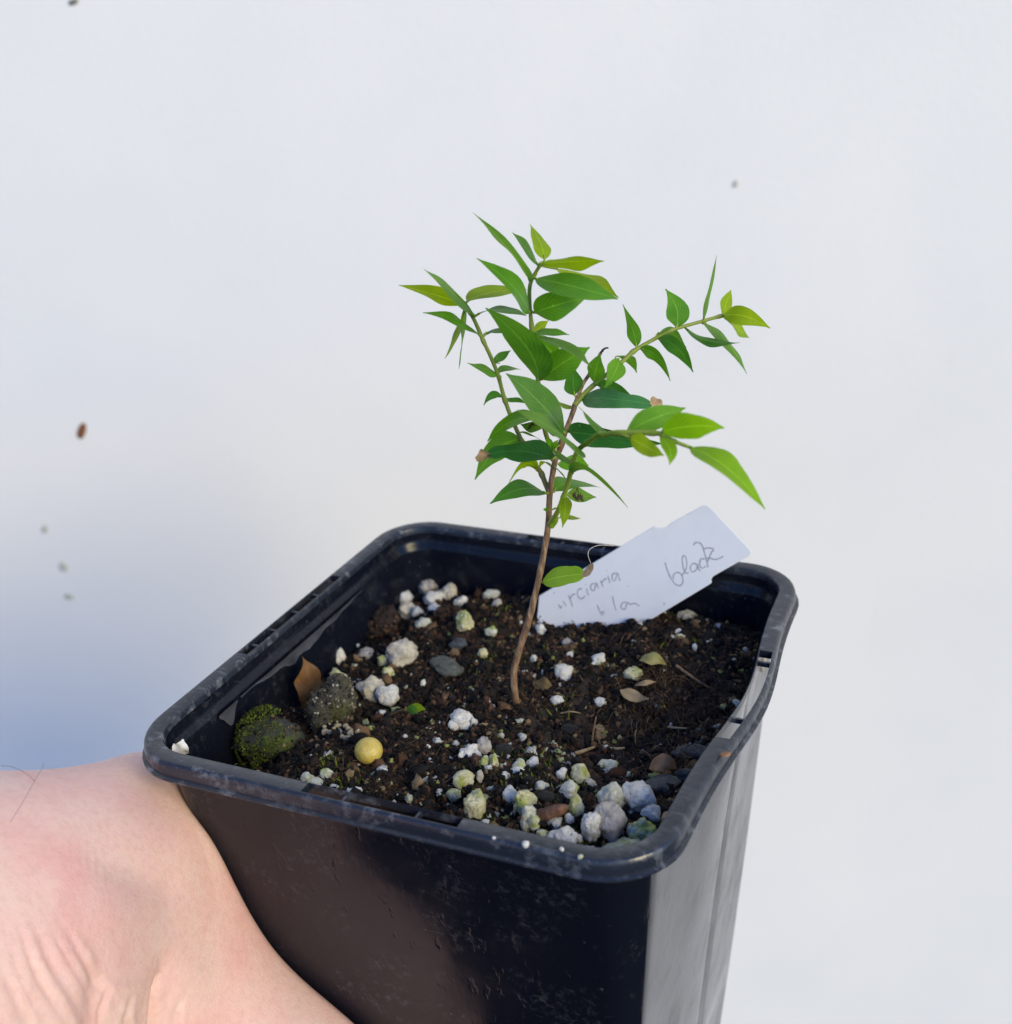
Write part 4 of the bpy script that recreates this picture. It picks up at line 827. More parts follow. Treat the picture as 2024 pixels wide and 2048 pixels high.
def crumbs(name, n, sub, smin, smax, mat, tone, stretch=.5, lift=.15, power=2.2, parent=None, xy=None):
    bv, bf = ICO[sub]
    x, y = scatter(n) if xy is None else xy
    n = len(x); s = smin + (smax - smin) * rng.random(n) ** power
    sc = s[:, None] * (1 + stretch * rng.uniform(-1, 1, (n, 3)))
    P = bv[None] * (1 + (.24 if sub == 1 else .30) * rng.normal(size=(n, len(bv), 1))) * sc[:, None, :]
    P = np.einsum('nij,nkj->nki', rot_mats(n), P)
    z = height(x, y) + s * lift
    P += np.stack([x, y, z], 1)[:, None, :]
    # the pot's bulge carries the soil with it
    F = bf[None] + (np.arange(n) * len(bv))[:, None, None]
    t = np.repeat(tone(n), len(bv))
    return fast_mesh(name, P.reshape(-1, 3), F.reshape(-1, 3), mat, parent, smooth=False, attr=t)
soil_tones = [(0.0, (.004,.0035,.0035)), (.48, (.009,.0065,.006)), (.66, (.038,.017,.009)), (.83, (.115,.050,.024)), (.94, (.22,.13,.065)), (1.0, (.36,.27,.15))]
CR_M = tone_mat('soil_crumb', soil_tones)
tag_(crumbs('soil_crumb_layer', 30000, 1, .00012, .0006, CR_M, lambda n: rng.random(n) ** 1.15, parent=SOIL), kind='stuff')
tag_(crumbs('soil_clump_layer', 2200, 2, .0003, .0011, CR_M, lambda n: rng.random(n) ** 1.3, parent=SOIL, power=3.5, stretch=.65), kind='stuff')
PD_M = tone_mat('perlite_dust', [(0.0, (.55,.55,.50)), (.5, (.75,.75,.72)), (.8, (.45,.50,.16)), (1.0, (.30,.36,.08))], bumps=2600)
tag_(crumbs('perlite_dust', 520, 2, .00014, .00050, PD_M, lambda n: rng.random(n), parent=SOIL, lift=.6), kind='stuff')
xs, ys = rng.uniform(-.010, .038, 300), rng.uniform(-.037, -.006, 300); k_ = inside(xs, ys, .002) & (rng.random(300) < .62)
tag_(crumbs('perlite_crumb_layer', 0, 2, .00025, .00075, PD_M, lambda n: rng.random(n) * .9, parent=SOIL, lift=.5, xy=(xs[k_], ys[k_])), kind='stuff')
def strands(name, n, mat, lmin, lmax, rmin, rmax, zamp, parent, tone, xy=None, upright=0.0):
    """curved root fibres lying on the soil, three-sided"""
    x, y = scatter(n, .004) if xy is None else xy
    n = len(x); S_ = 7; L = rng.uniform(lmin, lmax, n); a = rng.uniform(0, 6.283, n); curl = rng.normal(0, .7, n)
    t = np.linspace(-.5, .5, S_); ang = a[:, None] + curl[:, None] * t[None]
    px = x[:, None] + np.cumsum(np.cos(ang), 1) * L[:, None] / S_; py = y[:, None] + np.cumsum(np.sin(ang), 1) * L[:, None] / S_
    px = np.clip(px, -.0392, .0392); py = np.clip(py, -.0392 + CY, .0392 + CY)
    pz = height(px, py) + .0002 + zamp * rng.random(n)[:, None] * np.cos(t * 3.14)[None] + upright * (t + .5)[None] * L[:, None] * rng.random(n)[:, None]
    r = (rng.uniform(rmin, rmax, n)[:, None] * (1 - .5 * np.abs(t * 2)[None] ** 2))
    P = np.stack([px, py, pz], 2); tan = np.gradient(P, axis=1); tan /= np.linalg.norm(tan, axis=2)[..., None] + 1e-12
    sx = np.cross(tan, [0, 0, 1.0]); sx /= np.linalg.norm(sx, axis=2)[..., None] + 1e-9; sy = np.cross(sx, tan)
    ring = np.stack([P + r[..., None] * (math.cos(q) * sx + math.sin(q) * sy) for q in (0.5, 2.6, 4.7)], 2)
    V_ = ring.reshape(-1, 3); F_l = []
    base = (np.arange(n) * S_ * 3)[:, None]
    for i in range(S_ - 1):
        for k in range(3):
            F_l.append(np.concatenate([base + i*3+k, base + i*3+(k+1) % 3, base + (i+1)*3+(k+1) % 3, base + (i+1)*3+k], 1))
    return fast_mesh(name, V_, np.concatenate(F_l), mat, parent, attr=np.repeat(tone(n), S_ * 3))
FB_M = tone_mat('root_fibre', [(0.0, (.02,.011,.007)), (.5, (.07,.035,.018)), (.85, (.15,.085,.04)), (1.0, (.30,.21,.11))], bumps=900)
tag_(strands('root_fibre_layer', 2600, FB_M, .0010, .0055, .00003, .00008, .0007, SOIL, lambda n: rng.random(n) ** 1.4), kind='stuff')
def fibre_patch(cx, cy, rad, n, name, tone_lo=.3):
    x = cx + rng.normal(0, rad, n); y = cy + rng.normal(0, rad, n); k = inside(x, y, .003)
    return tag_(strands(name, 0, FB_M, .002, .006, .00003, .00008, .0020, SOIL, lambda m: tone_lo + (1 - tone_lo) * rng.random(m), xy=(x[k], y[k])), kind='stuff')
for key, rad, n in (('clodfib', .0042, 700), ('clodrt', .002, 120)):
    p = MISC[key][0]; fibre_patch(p[0], p[1], rad, n, 'root_fibre_tuft')

# ------------------------------------------------------------------ perlite
PM = {'w': perlite_mat('white_perlite', (.86,.84,.77), (.68,.66,.59)), 'n': perlite_mat('grey_perlite', (.56,.52,.47), (.38,.345,.31)),
      'c': perlite_mat('cream_perlite', (.74,.68,.54), (.52,.46,.34)), 'g': perlite_mat('algae_perlite', (.78,.77,.66), (.58,.58,.44), .11),
      'y': perlite_mat('yellow_green_perlite', (.74,.71,.47), (.56,.52,.29), .12, (.38,.44,.07)), 't': perlite_mat('tan_perlite', (.50,.36,.22), (.34,.22,.12))}
def lump(rx, rz, seed, sub=4, rough=1.0, lobes=2, depth=None):
    """an uneven popped granule: a few merged lobes with a pitted, knobbly skin"""
    bv, bf = ICO[sub]; rnd = random.Random(seed); o = Vector((rnd.uniform(-50, 50), rnd.uniform(-50, 50), rnd.uniform(-50, 50)))
    ry = (depth or (rx + rz) / 2 * rnd.uniform(.8, 1.1))
    L = [(Vector((rnd.uniform(-1, 1), rnd.uniform(-1, 1), rnd.uniform(-.6, 1))).normalized(), rnd.uniform(.25, .5)) for _ in range(lobes)]
    out = np.empty_like(bv)
    for i, q in enumerate(bv):
        d = Vector(q); r = .80
        for ax, am in L: r += am * max(0.0, d.dot(ax)) ** 3
        r += rough * (.20 * noise.noise(d * 1.6 + o) + .11 * noise.noise(d * 3.7 + o) + .05 * noise.noise(d * 8.5 + o))
        if sub > 3: r += rough * (.022 * noise.noise(d * 19 + o) + .16 * (.55 - noise.voronoi(d * 2.3 + o)[0][0]))
        out[i] = (d.x * r, d.y * r, d.z * r)
    ext = np.abs(out).max(0); out /= ext
    return out * np.array([rx, ry, rz]), bf
def popcorn(rx, rz, seed, sub=4):
    """a popped, cracked granule: overlapping bubbles of different size with a rough skin"""
    bv, bf = ICO[sub]; rnd = random.Random(seed); o = Vector((rnd.uniform(-50, 50), rnd.uniform(-50, 50), rnd.uniform(-50, 50)))
    B = [(np.zeros(3), .62)]
    for _ in range(rnd.randint(4, 7)):
        c = np.array([rnd.gauss(0, 1), rnd.gauss(0, 1), rnd.gauss(.2, .8)]); c *= rnd.uniform(.30, .55) / np.linalg.norm(c); B.append((c, rnd.uniform(.32, .60)))
    R = np.zeros((len(B), len(bv)))
    for i, (c, q) in enumerate(B):
        b = bv @ c; disc = b * b - c @ c + q * q; R[i] = np.where(disc > 0, b + np.sqrt(np.maximum(disc, 0)), 0)
    r = np.log(np.exp(R * 16).sum(0)) / 16
    if rnd.random() < .7:                            # broken granules: flat fracture faces
        for _ in range(rnd.randint(5, 9)):
            q = np.array([rnd.gauss(0, 1), rnd.gauss(0, 1), rnd.gauss(0, 1)]); q /= np.linalg.norm(q); dn = bv @ q
            r = np.where(dn > .05, np.minimum(r, rnd.uniform(.50, .78) / np.maximum(dn, .05)), r)
    for i, q in enumerate(bv):
        d = Vector(q); r[i] *= 1 + .20 * noise.noise(d * 2.0 + o) + .13 * noise.noise(d * 4.6 + o) + .085 * noise.noise(d * 10 + o) + .045 * noise.noise(d * 21 + o)
    out = bv * r[:, None]; a = rnd.uniform(-.6, .6); ca, sa = math.cos(a), math.sin(a)
    out = out @ np.array([[ca, 0, sa], [0, 1, 0], [-sa, 0, ca]]); out -= (out.max(0) + out.min(0)) / 2; out /= np.abs(out).max(0)
    return out * np.array([rx, (rx + rz) / 2 * rnd.uniform(.85, 1.1), rz]), bf
PLACE = {'bl': ('in the heap beside the large dark peat clod', 'perlite heap beside the peat clod'), 'solo0': ('standing alone behind the grey stone', None),
 'mid': ('scattered singly on the open soil round the stem', 'perlite scattered round the stem'), 'mid2': ('on the soil beside the stem, largest of those scattered there', None),
 'tagl': ('against the back wall beside the plant label', 'perlite by the back wall'), 'lw': ('near the left wall above the crusted lump', 'perlite near the left wall'),
 'big': ('big as a pea, beside the peat clod', None), 'lw2': ('tucked against the biggest cream granule', 'perlite against the biggest cream granule'),
 'pairc': ('touching a rounder white one beside the crusted lump', None), 'pairw': ('touching a longer cream one beside the crusted lump', None), 'seed': ('beside the tiny seedling', 'perlite beside the seedling'),
 'lump': ('with knobbly top, between the yellow ball and the stem', None), 'lump2': ('pressed against the knobbly granule near the stem', 'perlite pressed against the knobbly granule'),
 'cl': ('in the small cluster in front of the stem', 'perlite cluster in front of the stem'), 'fl': ('along the front rim beyond the mossy rock', 'perlite along the front rim by the mossy rock'), 'fl0': ('at the foot of the mossy rock', None),
 'lime': ('beside the curled tan leaf scraps', None), 'tagf': ('at the foot of the white plant label', 'perlite at the foot of the label'), 'rb': ('on the raised soil behind the tan leaf scraps', 'perlite on the raised soil'),
 'rw': ('by the bulging right wall', 'perlite by the right wall'), 'stem': ('at the very foot of the stem', 'perlite at the foot of the stem'), 'fm': ('on the soil behind the bark chip', 'perlite behind the bark chip'), 'fm3': ('with two blunt ends behind the front corner heap', None),
 'f': ('in the loose band along the front rim', 'perlite band along the front rim'), 'fb1': ('egg shaped, just behind the bark chip', None), 'fb2': ('egg shaped, beside the slot in the front rim', None),
 'c1': ('tall, on top of the grey one in the front corner', None), 'c2': ('largest of the front corner heap, smooth and dirty', None), 'c3': ('upright beside the large grey granule in the front corner', None),
 'c4': ('three cornered, standing out in the front corner heap', None), 'c5': ('under the three cornered one in the front corner', None), 'c6': ('against the right wall by the front corner', None),
 'c7': ('square shouldered, right of centre in the front corner heap', None), 'c8': ('long, lying against the front rim by the corner', None), 'c9': ('rounded, half hidden behind the front rim', None)}
CN = {'w': 'white', 'n': 'grey', 'c': 'cream', 'g': 'green tinged', 'y': 'yellow green', 't': 'tan'}
for i, (p, rx, rz, c, t) in enumerate(PERL):
    big = max(rx, rz) > .0016
    v, f = popcorn(rx * 1.13, rz * 1.20, 100 + i, 4 if big else 3)
    o = fast_mesh('perlite_granule', v, f, PM[c]); o.location = p; o.rotation_euler = (0, 0, .45)
    pl, gr = PLACE[t]; size = 'small ' if max(rx, rz) < .0011 else ''
    if gr: tag_(o, '%s%s perlite granule %s' % (size, CN[c], pl), 'perlite', '%s%s %s' % (size, CN[c], gr))
    else: tag_(o, '%s perlite granule %s' % (CN[c], pl), 'perlite')

# ------------------------------------------------------------------ stones, clods, ball, chip
def rock(name, key, mat, label, cat, seed, rough=.8, lobes=2, flat=1.0, sub=4, rotz=.45, lift=0.0, kx=1.0):
    p, w, h = MISC[key]; v, f = lump(w / 2 * kx * 1.12, h / 2 * flat * 1.15, seed, sub, rough, lobes)
    o = fast_mesh(name, v, f, mat); o.location = (p[0], p[1], p[2] + lift); o.rotation_euler = (0, 0, rotz); return tag_(o, label, cat)
mossrock = rock('mossy_rock', 'mossrock', stone_mat('mossy_stone', (.05,.055,.045), (.012,.013,.012), 420, (.09,.125,.010)), 'dark rounded rock with green moss in the front left corner of the pot', 'rock', 11, .6, 2, .95, lift=-.0004, kx=1.1)
crust = rock('crusted_lump', 'crust', stone_mat('grey_green_crust', (.085,.075,.05), (.02,.02,.016), 700, (.10,.095,.03)), 'grey brown lump crusted with pale grains beside the yellow ball', 'soil lump', 12, .9, 2, 1.1, kx=1.1)
gm = perlite_mat('cream_grain', (.62,.52,.33), (.42,.32,.17))
rightv, upv = V(CAM['right']), V(CAM['up'])
for k, (p, r) in enumerate(GRAINS):                  # pale grains stuck on the side of the crusted lump
    v, f = lump(r, r * .85, 700 + k, 2, 1.0, 1); g = fast_mesh('grain', v, f, gm, crust)
    g.matrix_parent_inverse = (Matrix.Translation(crust.location) @ Matrix.Rotation(.45, 4, 'Z')).inverted(); g.location = p
def blades(name, parent, centre, rx, rz, n, mat, hemi):
    """tiny pointed moss leaves standing out from a rock"""
    d = rng.normal(size=(n*3, 3)); d /= np.linalg.norm(d, axis=1)[:, None]; d = d[hemi(d)][:n]; n = len(d)
    P = d * np.array([rx, rx, rz]) * .98; L = rng.uniform(.00012, .00034, n)[:, None]
    tip = P + (d + rng.normal(0, .55, (n, 3))) * L; s = np.cross(d, rng.normal(size=(n, 3))); s /= np.linalg.norm(s, axis=1)[:, None]; s *= .00011
    mid = (P + tip) / 2
    V_ = np.stack([P - s*.6, P + s*.6, mid + s, mid - s, tip], 1).reshape(-1, 3); b = (np.arange(n)*5)[:, None]
    F1 = np.concatenate([np.concatenate([b+0, b+1, b+2], 1), np.concatenate([b+0, b+2, b+3], 1), np.concatenate([b+3, b+2, b+4], 1)])
    return tag_(fast_mesh(name, V_, F1, mat, parent, smooth=False, attr=np.repeat(rng.random(n), 5)), kind='stuff')
MO_M = tone_mat('moss', [(0.0, (.02,.03,.004)), (.5, (.08,.12,.008)), (.85, (.17,.24,.015)), (1.0, (.30,.34,.05))], bumps=700)
pm, wm_, hm_ = MISC['mossrock']
blades('moss', mossrock, pm, wm_*.565, hm_*.53, 3800, MO_M, lambda d: (d @ np.array([-.45, -.45, .65]) > .30) & np.array([noise.noise(Vector(q) * 2.6) > -.12 for q in d]))
def moss_patch(x0, y0, rad, n):
    x = x0 + rng.normal(0, rad, n); y = y0 + rng.normal(0, rad, n); k = inside(x, y, .001); x, y = x[k], y[k]; n = len(x)
    P = np.stack([x, y, height(x, y)], 1); L = rng.uniform(.0003, .0009, n)[:, None]; d = np.array([0, 0, 1.0]) + rng.normal(0, .7, (n, 3)); tip = P + d * L
    s = rng.normal(size=(n, 3)); s[:, 2] = 0; s /= np.linalg.norm(s, axis=1)[:, None]; s *= .00014; mid = (P + tip) / 2
    V_ = np.stack([P - s*.6, P + s*.6, mid + s, mid - s, tip], 1).reshape(-1, 3); b = (np.arange(n)*5)[:, None]
    F1 = np.concatenate([np.concatenate([b+0, b+1, b+2], 1), np.concatenate([b+0, b+2, b+3], 1), np.concatenate([b+3, b+2, b+4], 1)])
    tag_(fast_mesh('moss_patch', V_, F1, MO_M, SOIL, smooth=False, attr=np.repeat(rng.random(n), 5)), kind='stuff')
for q in [t[0] for t in PERL if t[4] in ('fl', 'f', 'fm', 'cl')][::2]: moss_patch(q[0] + .001, q[1] + .001, .0022, 90)
for q in [t[0] for t in PERL if t[4] in ('mid', 'tagf', 'rb', 'tagl')][::2]: moss_patch(q[0] + .001, q[1] - .001, .0018, 60)
def grit(o, name, n, mat, smin, smax, zmin=-.2, tone=lambda n: rng.random(n)):
    """crumbs caked on the skin of a lump"""
    me = o.data; k = len(me.vertices); P = np.empty(k * 3, np.float32); me.vertices.foreach_get('co', P); P = P.reshape(-1, 3)
    P = P[P[:, 2] > zmin * P[:, 2].max()]; pick = P[rng.integers(0, len(P), n)]; bv, bf = ICO[1]
    sz = smin + (smax - smin) * rng.random(n) ** 2; Q = bv[None] * (1 + .25 * rng.normal(size=(n, len(bv), 1))) * sz[:, None, None] * (1 + .4 * rng.uniform(-1, 1, (n, 1, 3)))
    Q = Q + pick[:, None, :]; F = bf[None] + (np.arange(n) * len(bv))[:, None, None]
    return tag_(fast_mesh(name, Q.reshape(-1, 3), F.reshape(-1, 3), mat, o, smooth=False, attr=np.repeat(tone(n), len(bv))), kind='stuff')
GRIT = tone_mat('caked_grit', [(0.0, (.02,.018,.014)), (.45, (.075,.062,.035)), (.7, (.10,.085,.04)), (.86, (.30,.26,.17)), (1.0, (.62,.58,.46))])
grit(crust, 'grit', 900, GRIT, .00010, .00038, -1)
grit(mossrock, 'grit', 500, CR_M, .00010, .00035, -1)
GS = stone_mat('grey_slate', (.075,.082,.09), (.03,.034,.04), 900); BS = stone_mat('blue_grey_stone', (.045,.06,.065), (.015,.02,.024), 800); GG = stone_mat('grey_green_stone', (.12,.125,.10), (.05,.055,.045), 900)
rock('stone', 'stone0', GS, 'small angular blue grey stone behind the big cream granule', 'stone', 31, 1.1, 1, .7)
rock('stone_chip', 'chip', GG, 'long grey green stone chip lying towards the stem', 'stone', 32, .9, 1, .75, rotz=-.5)
rock('stone', 'slate', GS, 'flat dark grey slate piece against the right wall', 'stone', 33, 1.0, 1, .55, rotz=.2)
rock('stone', 'stone1', GG, 'pale grey green stone behind the slate piece', 'stone', 34, .9, 1, .7)
rock('stone', 'stone2', BS, 'small blue stone between the slate piece and the right wall', 'stone', 35)
rock('stone', 'stone3', BS, 'dark blue grey stone below the slate piece by the right wall', 'stone', 36, 1.0, 2, .8)
rock('stone', 'stone4', stone_mat('dusty_stone', (.11,.11,.10), (.045,.045,.045), 900), 'dusty grey stone behind the three cornered perlite granule', 'stone', 37, 1.0, 2, .7)
PE = stone_mat('peat', (.035,.016,.012), (.008,.005,.004), 1100); PB = stone_mat('brown_peat', (.075,.036,.018), (.02,.011,.007), 1100); PK = stone_mat('black_peat', (.012,.011,.012), (.004,.004,.004), 900)
pc0 = rock('peat_clod', 'clod0', PE, 'large dark red brown peat clod in front of the granule heap', 'peat clod', 41, 1.5, 5, .85)
pc1 = rock('peat_clod', 'clod1', PB, 'smaller brown peat clod beside the granule heap', 'peat clod', 42, 1.5, 5, .85)
pc2 = rock('peat_clod', 'clodfib', PB, 'brown fibrous peat clod under the curled tan leaf scrap', 'peat clod', 43, 1.2, 4, .5, lift=-.0004)
rock('peat_clod', 'clodf', PK, 'black peat clod behind the bark chip', 'peat clod', 44, 1.0, 3, .8)
rock('peat_clod', 'cloddark', PK, 'black peat clod in front of the stem, beside the straw bits', 'peat clod', 45, 1.0, 3, .6)
rock('peat_clod', 'clodd2', PK, 'black flat clod beside the small perlite cluster', 'peat clod', 46, 1.0, 3, .6)
for q_, n_ in ((pc0, 700), (pc1, 350), (pc2, 500)): grit(q_, 'crumb_crust', n_, CR_M, .00012, .00045, -1, lambda n: .35 + .6 * rng.random(n))
p, w, h = MISC['ball']; bv, bf = ICO[4]
o = fast_mesh('fertilizer_ball', bv * np.array([w/2, w/2, h/2]) * (1 + .012 * np.array([noise.noise(Vector(q)*3) for q in bv]))[:, None], bf, None)
M = Mat('yellow_ball'); v = M.coord(); b = M.bsdf((.58,.44,.09), .38); b.inputs['Subsurface Weight'].default_value = .25; b.inputs['Subsurface Radius'].default_value = (.001,.0008,.0003)
M.l(M.mix(M.ramp(M.noise(v, 2600, 4), [(.55, 0.0), (.7, .6)]), M.ramp(M.noise(v, 500, 3), [(.3, (.50,.36,.06)), (.7, (.62,.50,.13))]), (.33,.26,.05)), b.inputs['Base Color'])
M.l(M.bump(M.noise(v, 1100, 5), .0004, .6), b.inputs['Normal']); o.data.materials.append(M.done(b.outputs[0])); o.location = p
tag_(o, 'smooth round yellow fertilizer ball on the soil', 'fertilizer ball')
# bark chip
p, w, h = MISC['bark']; v, f = lump(w/2*1.2, h/2, 51, 4, .7, 1, depth=h*.5)
for q in v: q[1:] *= 1 + .34 * noise.noise(Vector((q[0]*220, q[1]*2300, q[2]*2300))) + .12 * noise.noise(Vector((q[0]*900, q[1]*4000, q[2]*4000)))
v[:, 2] += .15 * v[:, 0]
o = fast_mesh('bark_chip', v, f, bark_mat('bark_chip', (.085,.036,.02), (.17,.085,.05), .35)); o.location = (p[0], p[1], p[2] + .0008); o.rotation_euler = (0, -.15, .45)
tag_(o, 'red brown bark chip lying among the perlite by the front rim', 'bark chip')

# ------------------------------------------------------------------ leaves and leaf scraps
def blade(name, P0, K, P2, wd, W, mat, parent=None, nl=16, nw=6, peak=.42, blunt=0.0, fold=.22, cup=.10, wave=.0, twist=0.0, seed=0):
    """a leaf along a curve from P0 to P2, W wide, folded along its midrib"""
    P0, K, P2, wd = V(P0), V(K), V(P2), V(wd); verts, faces, uvs = [], [], []
    L = (P2 - P0).length
    for i in range(nl + 1):
        t = i / nl
        c = P0*(1-t)**2 + K*2*t*(1-t) + P2*t*t
        tan = ((K-P0)*(1-t) + (P2-K)*t).normalized()
        w_ = (wd - tan * wd.dot(tan)).normalized()
        if twist: w_ = Matrix.Rotation(twist * (t - .4), 3, tan) @ w_
        nrm = tan.cross(w_).normalized()
        s = t / peak if t < peak else (1 - t) / (1 - peak)
        prof = math.sin(min(1, s) * math.pi / 2) ** (.75 if t < peak else 1.12)
        if blunt and t > .5: prof = max(prof, blunt * (1 - ((t - .5) / .5) ** 6))
        if t < .06: prof *= (.4 + .6 * t / .06)
        half = max(.00009, W / 2 * prof)
        for k in range(nw + 1):
            u = -1 + 2 * k / nw
            e = 1 + .13 * noise.noise(Vector((t * 3.2, (1 if u > 0 else -1) * 2, seed * 3.1))) + .03 * noise.noise(Vector((t * 11, u * 2, seed * 1.7)))
            q = c + w_ * (u * half * e) + nrm * (abs(u) * half * fold - (u*u) * half * cup + wave * half * math.sin(t * 9 + u + seed) * abs(u))
            verts.append(q); uvs.append(((u + 1) / 2, t))
    for i in range(nl):
        for k in range(nw):
            a = i*(nw+1)+k; faces.append((a, a+1, a+nw+2, a+nw+1))
    o = mesh_obj(name, verts, faces, mat)
    uvl = o.data.uv_layers.new(name='UVMap')
    for lp in o.data.loops: uvl.data[lp.index].uv = uvs[lp.vertex_index]
    if parent is not None: adopt(o, parent)
    return o
LM = {'g': leaf_mat('leaf_green', (.075,.240,.020), (.120,.320,.026), .46, (1.6, 1.45, .3)), 'G': leaf_mat('leaf_large_green', (.060,.185,.034), (.100,.235,.040), .38, (1.6, 1.5, .4)),
      'd': leaf_mat('leaf_dark_green', (.040,.170,.020), (.072,.235,.025), .40, (1.7, 1.6, .4), .36), 'c': leaf_mat('leaf_blue_green', (.026,.150,.044), (.050,.205,.052), .30, (1.6, 1.6, .5), .30),
      'y': leaf_mat('leaf_yellow_green', (.23,.370,.010), (.32,.47,.014), .54, (1.4, 1.3, .2), .45), 'b': leaf_mat('leaf_young_green', (.21,.43,.008), (.28,.53,.012), .50, (1.25, 1.25, .2), .45),
      'l': leaf_mat('leaf_light_green', (.120,.320,.020), (.17,.400,.025), .48, (1.4, 1.35, .3), .42), 'm': leaf_mat('leaf_grey_green', (.100,.240,.028), (.145,.310,.038), .46, (1.5, 1.5, .4), .5),
      's': leaf_mat('leaf_spotted', (.095,.230,.014), (.14,.290,.018), .40, (1.6, 1.5, .3), .45, spots=.06), 'w': leaf_mat('leaf_pale_lime', (.22,.41,.020), (.30,.48,.035), .42, (1.3, 1.3, .4), .42)}
WITH = plain('withered_leaf', (.50,.33,.17), .8, 700, .45, .25)
base = V(STEMS[0][1][0])
PLANT = empty('seedling_tree', base)
tag_(PLANT, 'young leafy seedling tree with thin brown stem growing in the black pot', 'plant')
SM = {'bark': bark_mat('stem_bark', (.24,.135,.070), (.42,.29,.17)), 'twig': None, 'green': None, 'dead': plain('dead_twig', (.02,.016,.014), .8)}
def twig_mat(name, a, b_, z0, z1):
    """brown young wood that turns green towards the growing end"""
    M = Mat(name); g = M.n('ShaderNodeNewGeometry'); s = M.n('ShaderNodeSeparateXYZ'); M.l(g.outputs['Position'], s.inputs[0])
    mr = M.n('ShaderNodeMapRange'); mr.inputs[1].default_value = z0; mr.inputs[2].default_value = z1; M.l(s.outputs[2], mr.inputs[0])
    v = M.coord(); n = M.noise(v, 900, 4); b = M.bsdf(a, .55)
    c = M.mix(M.math('ADD', mr.outputs[0], M.math('MULTIPLY', M.math('SUBTRACT', n, .5), .4)), a, b_); M.l(c, b.inputs['Base Color'])
    M.l(M.bump(n, .0002, .5), b.inputs['Normal']); return M.done(b.outputs[0])
SM['twig'] = twig_mat('twig_bark', (.12,.055,.030), (.22,.28,.035), ZT + .024, ZT + .046)
SM['green'] = twig_mat('young_twig', (.16,.10,.035), (.26,.34,.03), ZT + .008, ZT + .028)
for name, pts, r0, r1, mk in STEMS:
    P = spline(pts, 7); n = len(P)
    rad = [(r0 + (r1 - r0) * (i / (n-1)) ** .8) * (1 + .10 * noise.noise(p * 420)) for i, p in enumerate(P)]
    if name == 'stem':                               # swollen nodes and a flared foot
        for i, p in enumerate(P):
            zz = p.z - P[0].z
            for zn, am in ((.0175, .12), (.052, .35), (.0605, .25), (.066, .3)): rad[i] *= 1 + am * math.exp(-((zz - zn) / .0009) ** 2)
            rad[i] *= 1 + .12 * math.exp(-zz / .002)
    else:
        for i in range(n):
            if (i % 14) in (6, 7): rad[i] *= 1.28
    vv, ff = tube(P, rad, 12, .10); adopt(mesh_obj(name, vv, ff, SM[mk]), PLANT)
WOOD = np.array([q[:] for st in STEMS for q in spline(st[1], 10)])
PET = twig_mat('leaf_stalk', (.14,.24,.03), (.24,.34,.03), ZT, ZT + .05)
for i, (P0, K, P2, wd, W_, c) in enumerate(LEAVES):
    rnd = random.Random(i * 7 + 3); thin = W_ < .0022
    blunt = {43: .66, 58: .35, 60: .62, 77: .80, 6: .0}.get(i, 0.0)
    o = blade('leaf', P0, K, P2, wd, W_, LM[c], PLANT, 18, 6 if not thin else 4, rnd.uniform(.36, .46), blunt, rnd.uniform(.05, .28), rnd.uniform(.02, .16), rnd.uniform(.02, .12), rnd.uniform(-.7, .7) if c != 'b' else rnd.uniform(-.2, .2), i)
    dw = np.linalg.norm(WOOD - np.array(P0), axis=1); near = V(WOOD[dw.argmin()]); gap = float(dw.min())
    if gap < .006:                                   # the short stalk that joins it to the wood
        inn = V(P0) + (V(K) - V(P0)).normalized() * .0007
        mid_ = (near + V(P0)) / 2 + (V(P0) - V(K)).normalized() * min(.0002, gap * .2)
        pp = spline([near, mid_, V(P0), inn], 4); rr = min(.00020, max(.0001, W_ * .05))
        vv, ff = tube(pp, [rr * 1.5] + [rr * (1.25 - .4 * q / len(pp)) for q in range(1, len(pp))], 7); ps = mesh_obj('petiole', vv, ff, PET); ps.parent = o
    if i in (43, 60, 77):                            # the leaf's end has dried up
        d = (V(P2) - V(K)).normalized(); e = V(P2)
        if i == 77: a, k2, b2 = V(WTIP[0]) - d * .0006, V(WTIP[1]), V(WTIP[2])
        else: a, k2, b2 = e - d * .0007, e + d * .0005, e + d * .0016 - Vector((0, 0, .0006 if i == 60 else -.0002))
        wt = blade('withered_tip', a, k2, b2, wd, W_ * (.55 if i != 77 else .5), WITH, None, 8, 4, .25, .7, .5, .3, .2, 1.2, 50 + i)
        wt.parent = o; wt['label'] = 'dried brown end of the leaf'
vv, ff = tube(spline(THREAD, 6), [.00005] * (6 * (len(THREAD) - 1) + 1), 5)
tag_(mesh_obj('thread', vv, ff, plain('pale_thread', (.55,.50,.42), .5)), 'fine pale thread curling from the withered tip of the lone lowest leaf', 'thread')
